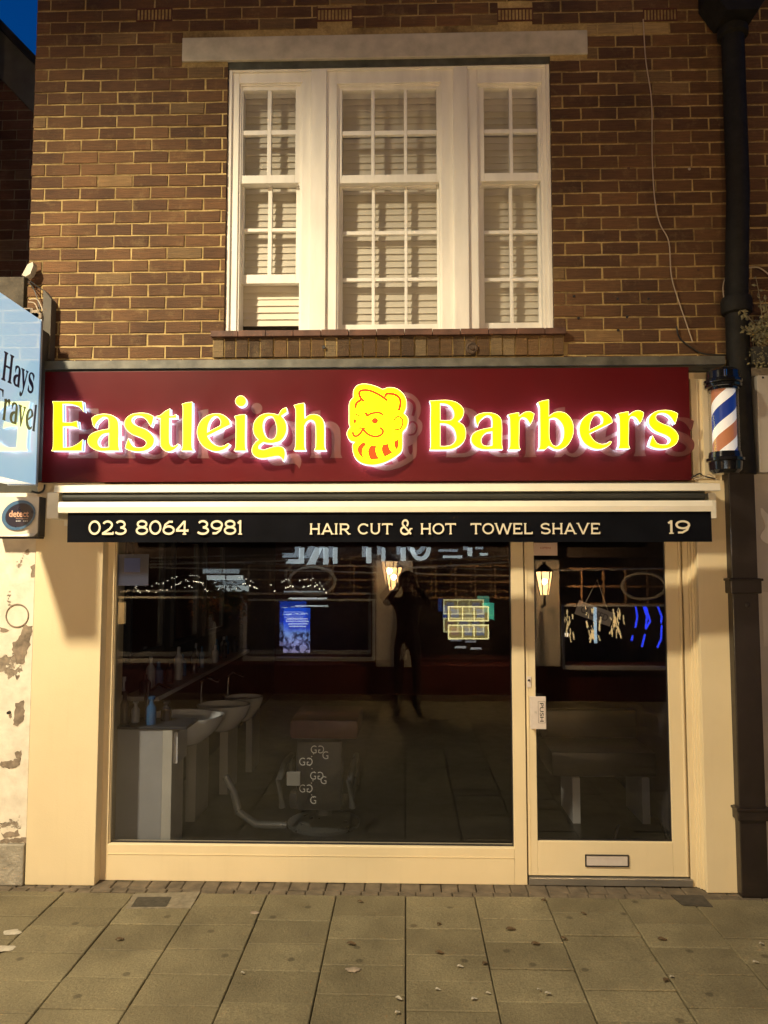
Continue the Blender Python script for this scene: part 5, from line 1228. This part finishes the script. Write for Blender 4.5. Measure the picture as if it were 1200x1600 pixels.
# lanterns
LCAGE = M('lantern_iron', (.02, .018, .015), .5); LGLOW = EM('lantern_glow', (1.0, .60, .24), 40.0)
_nt = LGLOW.node_tree; _tr = N(_nt, 'ShaderNodeBsdfTransparent'); _mx = N(_nt, 'ShaderNodeMixShader'); _mx.inputs[0].default_value = .6
_nt.links.new(_nt.nodes['Principled BSDF'].outputs[0], _mx.inputs[1]); _nt.links.new(_tr.outputs[0], _mx.inputs[2]); _nt.links.new(_mx.outputs[0], _nt.nodes['Material Output'].inputs[0])
for px, py, lab in ((615, 902, 'lit black lantern on the cream pillar reflected in the middle of the shop window'), (848, 910, 'lit black lantern on the cream pillar reflected in the door glass'), (147, 905, 'lit black lantern on the leftmost cream pillar across the street')):
    c = P(px, py, YV - .35); y = yr(YV - .35)
    ln = thing('wall_lantern', lab, 'lantern', (c.x, y, c.z), 'wall lanterns on the pub')
    cage = MB().lathe((c.x, y, c.z), [(.085, .14), (.13, .13), (.06, .20), (.02, .23), (.025, .26)], 6).build('lantern_top', LCAGE, ln)
    MB().lathe((c.x, y, c.z), [(.055, -.17), (.105, .128)], 6).build('lantern_glass', LGLOW, ln)
    m = MB()
    for j in range(6):
        a = j * math.pi / 3; m.tube([(c.x + .06 * math.cos(a), y + .06 * math.sin(a), c.z - .17), (c.x + .112 * math.cos(a), y + .112 * math.sin(a), c.z + .13)], .008, 5)
    m.tube([(c.x, y, c.z - .17), (c.x, y, c.z - .30), (c.x, y - .2, c.z - .34)], .02, 6); m.build('lantern_frame', LCAGE, ln)
    l_ = bpy.data.lights.new('lantern_bulb', 'POINT'); l_.energy = 330; l_.color = (1, .64, .30); l_.shadow_soft_size = .03
    lo2 = bpy.data.objects.new('lantern_bulb', l_); COL.objects.link(lo2); lo2.location = (c.x, y, c.z); lo2.parent = ln; lo2.matrix_parent_inverse = Matrix.Translation(-Vector(ln.location))
def lit(name, a, b, c, d, mat, label, cat, Yv=YV + .25):
    o = pbox(MB(), a, b, c, d, .04, Yv).build(name, mat); return tag(o, label, cat)
# blue poster screen, games machines, neon, garland
scn, snt, sbb = nodes('poster_screen'); v = coords(snt)
r = prect(443, 484, 950, 1020, YV + .2)
gz = N(snt, 'ShaderNodeSeparateXYZ'); snt.links.new(v, gz.inputs[0]); mr_ = N(snt, 'ShaderNodeMapRange'); mr_.inputs[1].default_value = r[2]; mr_.inputs[2].default_value = r[3]; snt.links.new(gz.outputs[2], mr_.inputs[0])
cr_ = ramp(snt, mr_.outputs[0], [(.05, (.5, .45, .8)), (.42, (.25, .45, 1.0)), (.55, (.02, .08, .9)), (1, (.01, .10, .75))])
nz = noise(snt, v, 16, 4); sbb.inputs['Base Color'].default_value = (.01, .01, .02, 1)
msk = N(snt, 'ShaderNodeMapRange'); msk.inputs[1].default_value = .5; msk.inputs[2].default_value = .42; snt.links.new(mr_.outputs[0], msk.inputs[0])
nn = N(snt, 'ShaderNodeMath', operation='MULTIPLY'); snt.links.new(msk.outputs[0], nn.inputs[0]); snt.links.new(ramp(snt, nz, [(.45, (0, 0, 0)), (.55, (1, 1, 1))]), nn.inputs[1])
snt.links.new(mixc(snt, nn.outputs[0], cr_, (.02, .03, .10)), sbb.inputs['Emission Color']); sbb.inputs['Emission Strength'].default_value = 7.5
scr = pbox(MB(), 443, 484, 950, 1020, .04, YV + .2).build('poster_screen', scn); tag(scr, 'bright blue upright poster screen in the pub window reflected left of centre', 'screen')
SLINE = EM('screen_text', (.8, .9, 1), 8.0)
for j, (a, b, y) in enumerate(((447, 456, 959), (461, 466, 958), (470, 480, 958), (449, 480, 966), (447, 482, 970), (450, 481, 974), (452, 478, 978))):
    pbox(MB(), a, b, y, y + 1.6, .012, YV + .19).build('screen_line', SLINE, scr)
YEL = EM('game_frame', (1.0, .9, .42), 12); GB = EM('game_picture', (.55, .45, .16), 4); CY = EM('game_cyan', (.1, .7, .5), 4.5)
for k, (c, d, lab) in enumerate(((947, 971, 'upper glowing yellow framed games screen reflected right of centre'), (976, 999, 'lower glowing yellow framed games screen reflected right of centre'))):
    g_ = thing('games_screen', lab, 'screen', P(731, d, YV + .2) * 1, 'games screens in the pub'); g_.location.y = yr(YV + .2)
    pbox(MB(), 702, 762, c + 2, d - 2, .03, YV + .21).build('picture', GB, g_)
    m = MB(); pbox(m, 700, 764, c, c + 2, .02, YV + .2); pbox(m, 700, 764, d - 2, d, .02, YV + .2); pbox(m, 700, 702, c + 2, d - 2, .02, YV + .2); pbox(m, 762, 764, c + 2, d - 2, .02, YV + .2)
    for x in (722, 740): pbox(m, x, x + 1.5, c + 2, d - 2, .02, YV + .2)
    m.build('lit_frame', YEL, g_)
    for x in (705, 726, 745): pbox(MB(), x, x + 12, c + 5, d - 6, .01, YV + .195).build('game_symbol', EM('game_symbol', random.choice([(.9, .85, .5), (.6, .7, .9), (.9, .6, .4)]), 2.4), g_)
lit('cyan_screen', 754, 772, 942, 968, CY, 'small green screen glowing behind the upper games screen', 'screen', YV + .3)
lit('blue_light', 692, 698, 946, 966, EM('blue_strip', (.05, .15, .8), 1.5), 'short dim blue light strip left of the games screens', 'light', YV + .3)
for a, b, y in ((711, 728, 1010), (735, 752, 1012)): lit('lit_button_row', a, b, y, y + 3, EM('button_lights', (.9, .95, 1), 3), ('left' if a < 730 else 'right') + ' row of white lit buttons under the games screens', 'lights')
NEON = EM('blue_neon', (.03, .06, 1.0), 9)
ne = thing('neon_sign', 'blue neon tubes reflected in the right side of the door glass', 'neon sign', P(1010, 980, YV + .2)); ne.location.y = yr(YV + .2)
for path in ([(990, 946), (993, 965), (990, 982)], [(1002, 946), (1008, 965), (1006, 982)], [(1006, 948), (1013, 972), (1006, 984)], [(1024, 946), (1031, 965), (1030, 975)], [(1031, 978), (1030, 1000), (1024, 1013)], [(986, 994), (984, 1002)], [(1005, 992), (1000, 1012)]):
    V = [P(x, y, YV + .2) for x, y in path]
    for p in V: p.y = yr(YV + .2)
    MB().tube(V, .014, 6).build('neon_tube', NEON, ne, True)
gt = thing('gold_garland', 'glittering gold garland hanging in the pub window reflected in the door glass', 'decoration', P(935, 960, YV + .2)); gt.location.y = yr(YV + .2)
GOLD = EM('gold_lights', (1, .72, .32), 5.0)
for cxg, n, sp in ((888, 16, 8), (923, 26, 9), (960, 26, 8)):
    for j in range(n):
        p = P(cxg + random.gauss(0, sp * .6), 970 + random.uniform(-22, 26), YV + .2); p.y = yr(YV + .2)
        q = p + Vector((random.uniform(-.03, .03), 0, random.uniform(-.14, -.04))); MB().tube([p, q], random.uniform(.004, .011), 5).build('tinsel_strand', GOLD, gt)
lit('tube_lamp', 926, 930, 950, 1006, EM('tube_white', (.55, .8, 1), 5), 'upright white tube lamp in the middle of the gold garland', 'lamp', YV + .18)
for a, b, y, l_ in ((858, 866, 987, 'left'), (876, 885, 990, 'right')): lit('table_lamp', a, b, y, y + 6, EM('warm_white', (1, .93, .8), 9), l_ + ' of two small white lamps glowing low in the door reflection', 'lamp')
for a, b, c, d, l_ in ((450, 511, 934, 937, 'upper'), (461, 512, 946, 948, 'lower')): lit('strip_light', a, b, c, d, EM('strip_white', (.95, 1, .9), 6), l_ + ' white strip light inside the pub window above the blue screen', 'light', YV + .6)
lit('gold_lamp', 183, 195, 941, 975, EM('gold_lamp', (1, .72, .32), 2.2), 'gold cylinder wall lamp reflected at the left edge of the window', 'lamp', YV - .1)
fl_ = thing('fairy_lights', 'string of small warm fairy lights along the pub front reflected in the window', 'lights', P(360, 920, YV - .2)); fl_.location.y = yr(YV - .2)
FAIRY = EM('fairy_bulb', (1, .86, .6), 26.0); wire = []
for j in range(86):
    x = 212 + j * 3.5; y = 918 + 5 * math.sin(j * .23) + 3 * math.sin(j * .61) + random.gauss(0, 1.5) - (8 if 300 < x < 320 else 0)
    p = P(x, y, YV - .2); p.y = yr(YV - .2); wire.append(p)
    if random.random() < .5: MB().lathe((p.x, p.y, p.z - .015), [(.002, -.01), (.009, 0), (.002, .01)], 6).build('bulb', FAIRY, fl_)
MB().tube(wire, .003, 4).build('wire', CABLEB, fl_)
# hanging basket
hb = thing('hanging_basket', 'hanging basket of rusty orange flowers reflected in the upper left of the window', 'hanging basket', P(352, 945, YV - .5)); hb.location.y = yr(YV - .5)
lf = MB(); fw = MB()
for j in range(520):
    p = P(348 + random.gauss(0, 18), 940 + random.gauss(0, 11) + (6 if j % 2 else 0), YV - .5); p.y = yr(YV - .5) + random.gauss(0, .12)
    leaf_at(fw if j % 3 == 0 and p.z < P(350, 930, YV - .5).z else lf, p, Vector((random.uniform(-1, 1), random.uniform(-.5, 1), random.uniform(-1, .5))), random.uniform(.04, .09))
lf.build('foliage', M('basket_leaf', (.12, .15, .06), .6), hb); fw.build('flowers', M('basket_flower', (.60, .24, .07), .6), hb)
c = P(352, 958, YV - .5); MB().lathe((c.x, yr(YV - .5), c.z), [(.05, -.2), (.17, -.08), (.2, .02)], 18).tube([(c.x, yr(YV - .5), c.z), (c.x, yr(YV - .5), c.z + .75)], .008, 6).build('basket', PDARK, hb)
for a, b, c, d, l_ in ((323, 379, 899, 906, 'upper'), (337, 388, 915, 924, 'lower')): lit('white_board', a, b, c, d, EM('board_white_' + l_, (.8, .95, .95), 5.0), l_ + ' blank white board with an added glow behind the hanging basket', 'sign box', YV - .1)  # plain boards made to glow so they light the basket

# ------------------------------------------------------------------ the photographer, seen as a dark shape in the glass
pm = bpy.data.meshes.new('person'); 
J = {}; E = []; RAD = []
V = []
def jv(name, p, r): J[name] = len(V); V.append(Vector(p)); RAD.append(r)
PY = CAM_Y - .42
jv('pelvis', (0.02, PY, .93), .135); jv('waist', (0.02, PY, 1.08), .125); jv('chest', (0.02, PY, 1.28), .15); jv('neck0', (0.02, PY, 1.43), .075); jv('neck', (0.02, PY + .01, 1.50), .058)
jv('skull', (0.02, PY + .03, 1.60), .095); jv('crown', (0.02, PY + .02, 1.68), .075)
for s_, n_ in ((-1, 'l'), (1, 'r')):
    jv('hip' + n_, (.02 + s_ * .10, PY, .86), .095); jv('knee' + n_, (.02 + s_ * .11, PY + .02, .48), .062); jv('ank' + n_, (.02 + s_ * .12, PY - .01, .09), .045); jv('toe' + n_, (.02 + s_ * .14, PY + .16, .04), .04)
    jv('sh' + n_, (.02 + s_ * .19, PY, 1.40), .068); jv('elb' + n_, (.02 + s_ * .27, PY + .16, 1.36), .046); jv('wri' + n_, (.02 + s_ * .10, PY + .27, 1.58), .032); jv('palm' + n_, (.02 + s_ * .075, PY + .29, 1.66), .032)
    E += [('pelvis', 'hip' + n_), ('hip' + n_, 'knee' + n_), ('knee' + n_, 'ank' + n_), ('ank' + n_, 'toe' + n_), ('chest', 'sh' + n_), ('sh' + n_, 'elb' + n_), ('elb' + n_, 'wri' + n_), ('wri' + n_, 'palm' + n_)]
    for f, (dx, dz, L) in enumerate(((-.030, .030, .060), (-.012, .036, .072), (.008, .036, .070), (.026, .028, .056), (-.034, .0, .05))):
        a_, b_2 = 'f%s%da' % (n_, f), 'f%s%db' % (n_, f)
        jv(a_, V[J['palm' + n_]] + Vector((s_ * dx, .012, dz)), .009); jv(b_2, V[J['palm' + n_]] + Vector((s_ * dx * 1.1 - s_ * .012, .034, dz + L * .75)), .0075)
        E += [('palm' + n_, a_), (a_, b_2)]
E += [('pelvis', 'waist'), ('waist', 'chest'), ('chest', 'neck0'), ('neck0', 'neck'), ('neck', 'skull'), ('skull', 'crown')]
pm.from_pydata([tuple(v) for v in V], [(J[a], J[b]) for a, b in E], [])
po = bpy.data.objects.new('tmp', pm); COL.objects.link(po)
md = po.modifiers.new('skin', 'SKIN'); ss = po.modifiers.new('sub', 'SUBSURF'); ss.levels = 2; ss.render_levels = 2
for i_, r_ in enumerate(RAD): pm.skin_vertices[0].data[i_].radius = (r_, r_ * (.8 if V[i_].z > .8 and V[i_].z < 1.45 else 1))
pm.skin_vertices[0].data[0].use_root = True
dg = bpy.context.evaluated_depsgraph_get(); dg.update(); bme = bpy.data.meshes.new_from_object(po.evaluated_get(dg)); bpy.data.objects.remove(po)
per = thing('person', 'person in dark clothes holding a phone up, reflected faintly in the middle of the window', 'person', (.02, PY, 0))
CLOTH = M('dark_clothes', (.012, .012, .014), .9); SKIN = M('skin', (.30, .19, .13), .6, bmp=0); HAIR = M('dark_hair', (.012, .010, .009), .7)
body = mesh_obj('body', bme, CLOTH, per, True); bme.materials.append(SKIN)
for p in bme.polygons:
    z = p.center.z
    if (z > 1.49 and p.center.y < PY + .2) or (p.center.y > PY + .265 and z > 1.56): p.material_index = 1
hm = bmesh.new(); bmesh.ops.create_uvsphere(hm, u_segments=20, v_segments=12, radius=.108)
for v_ in hm.verts: v_.co = Vector((v_.co.x * .95 + .02, v_.co.y * 1.05 + PY + .005, v_.co.z * 1.05 + 1.645 + (.02 if v_.co.z < 0 and v_.co.y > 0 else 0)))
hme = bpy.data.meshes.new('hair'); bmesh.ops.delete(hm, geom=[f for f in hm.faces if f.calc_center_median().z < 1.60 and f.calc_center_median().y > PY + .03 or f.calc_center_median().z < 1.55], context='FACES'); hm.to_mesh(hme); hm.free()
mesh_obj('hair', hme, HAIR, per, True)
fc = MB()
for s_ in (-1, 1): fc.lathe((.02 + s_ * .035, PY + .118, 1.615), [(.002, -.009), (.010, 0), (.002, .009)], 10)
fc.build('eyes', INK, per); MB().prism([(.02, PY + .145, 1.575), (.005, PY + .118, 1.575), (.035, PY + .118, 1.575), (.02, PY + .118, 1.62)], (0, .004, 0)).build('nose', SKIN, per)
ph_ = tag(MB().box(-.055, .095, PY + .335, PY + .343, 1.66, 1.735, .003).build('phone', GBLACK), 'black phone held up in both hands by the reflected person', 'phone')

# ------------------------------------------------------------------ street lamp (lights the scene, stands at the kerb behind the camera)
sl_ = thing('street_lamp', 'tall grey street lamp with warm light standing at the kerb behind the camera', 'street lamp', (LAMP.x - 1.0, LAMP.y - .6, 0))
bx_, by_ = LAMP.x - 1.0, LAMP.y - .6
MB().lathe((bx_, by_, 0), [(.09, 0), (.09, 1.0), (.06, 1.05), (.05, LAMP.z - .2)], 16).tube([(bx_, by_, LAMP.z - .3), (bx_ + .2, by_ + .1, LAMP.z + .05), (LAMP.x - .2, LAMP.y - .1, LAMP.z + .15)], .035, 10).build('column', GREYM, sl_, True)
MB().box(LAMP.x - .3, LAMP.x + .22, LAMP.y - .14, LAMP.y + .14, LAMP.z + .12, LAMP.z + .22, .03).build('lamp_housing', GREYM, sl_)
li = bpy.data.lights.new('street_light', 'SPOT'); li.energy = LAMP_W; li.color = LAMP_COL; li.spot_size = R_(LAMP_SIZE); li.spot_blend = LAMP_BLEND; li.shadow_soft_size = .16
lo_ = bpy.data.objects.new('street_light', li); COL.objects.link(lo_); lo_.location = LAMP
lo_.rotation_euler = (LAMP_AIM - LAMP).to_track_quat('-Z', 'Y').to_euler()
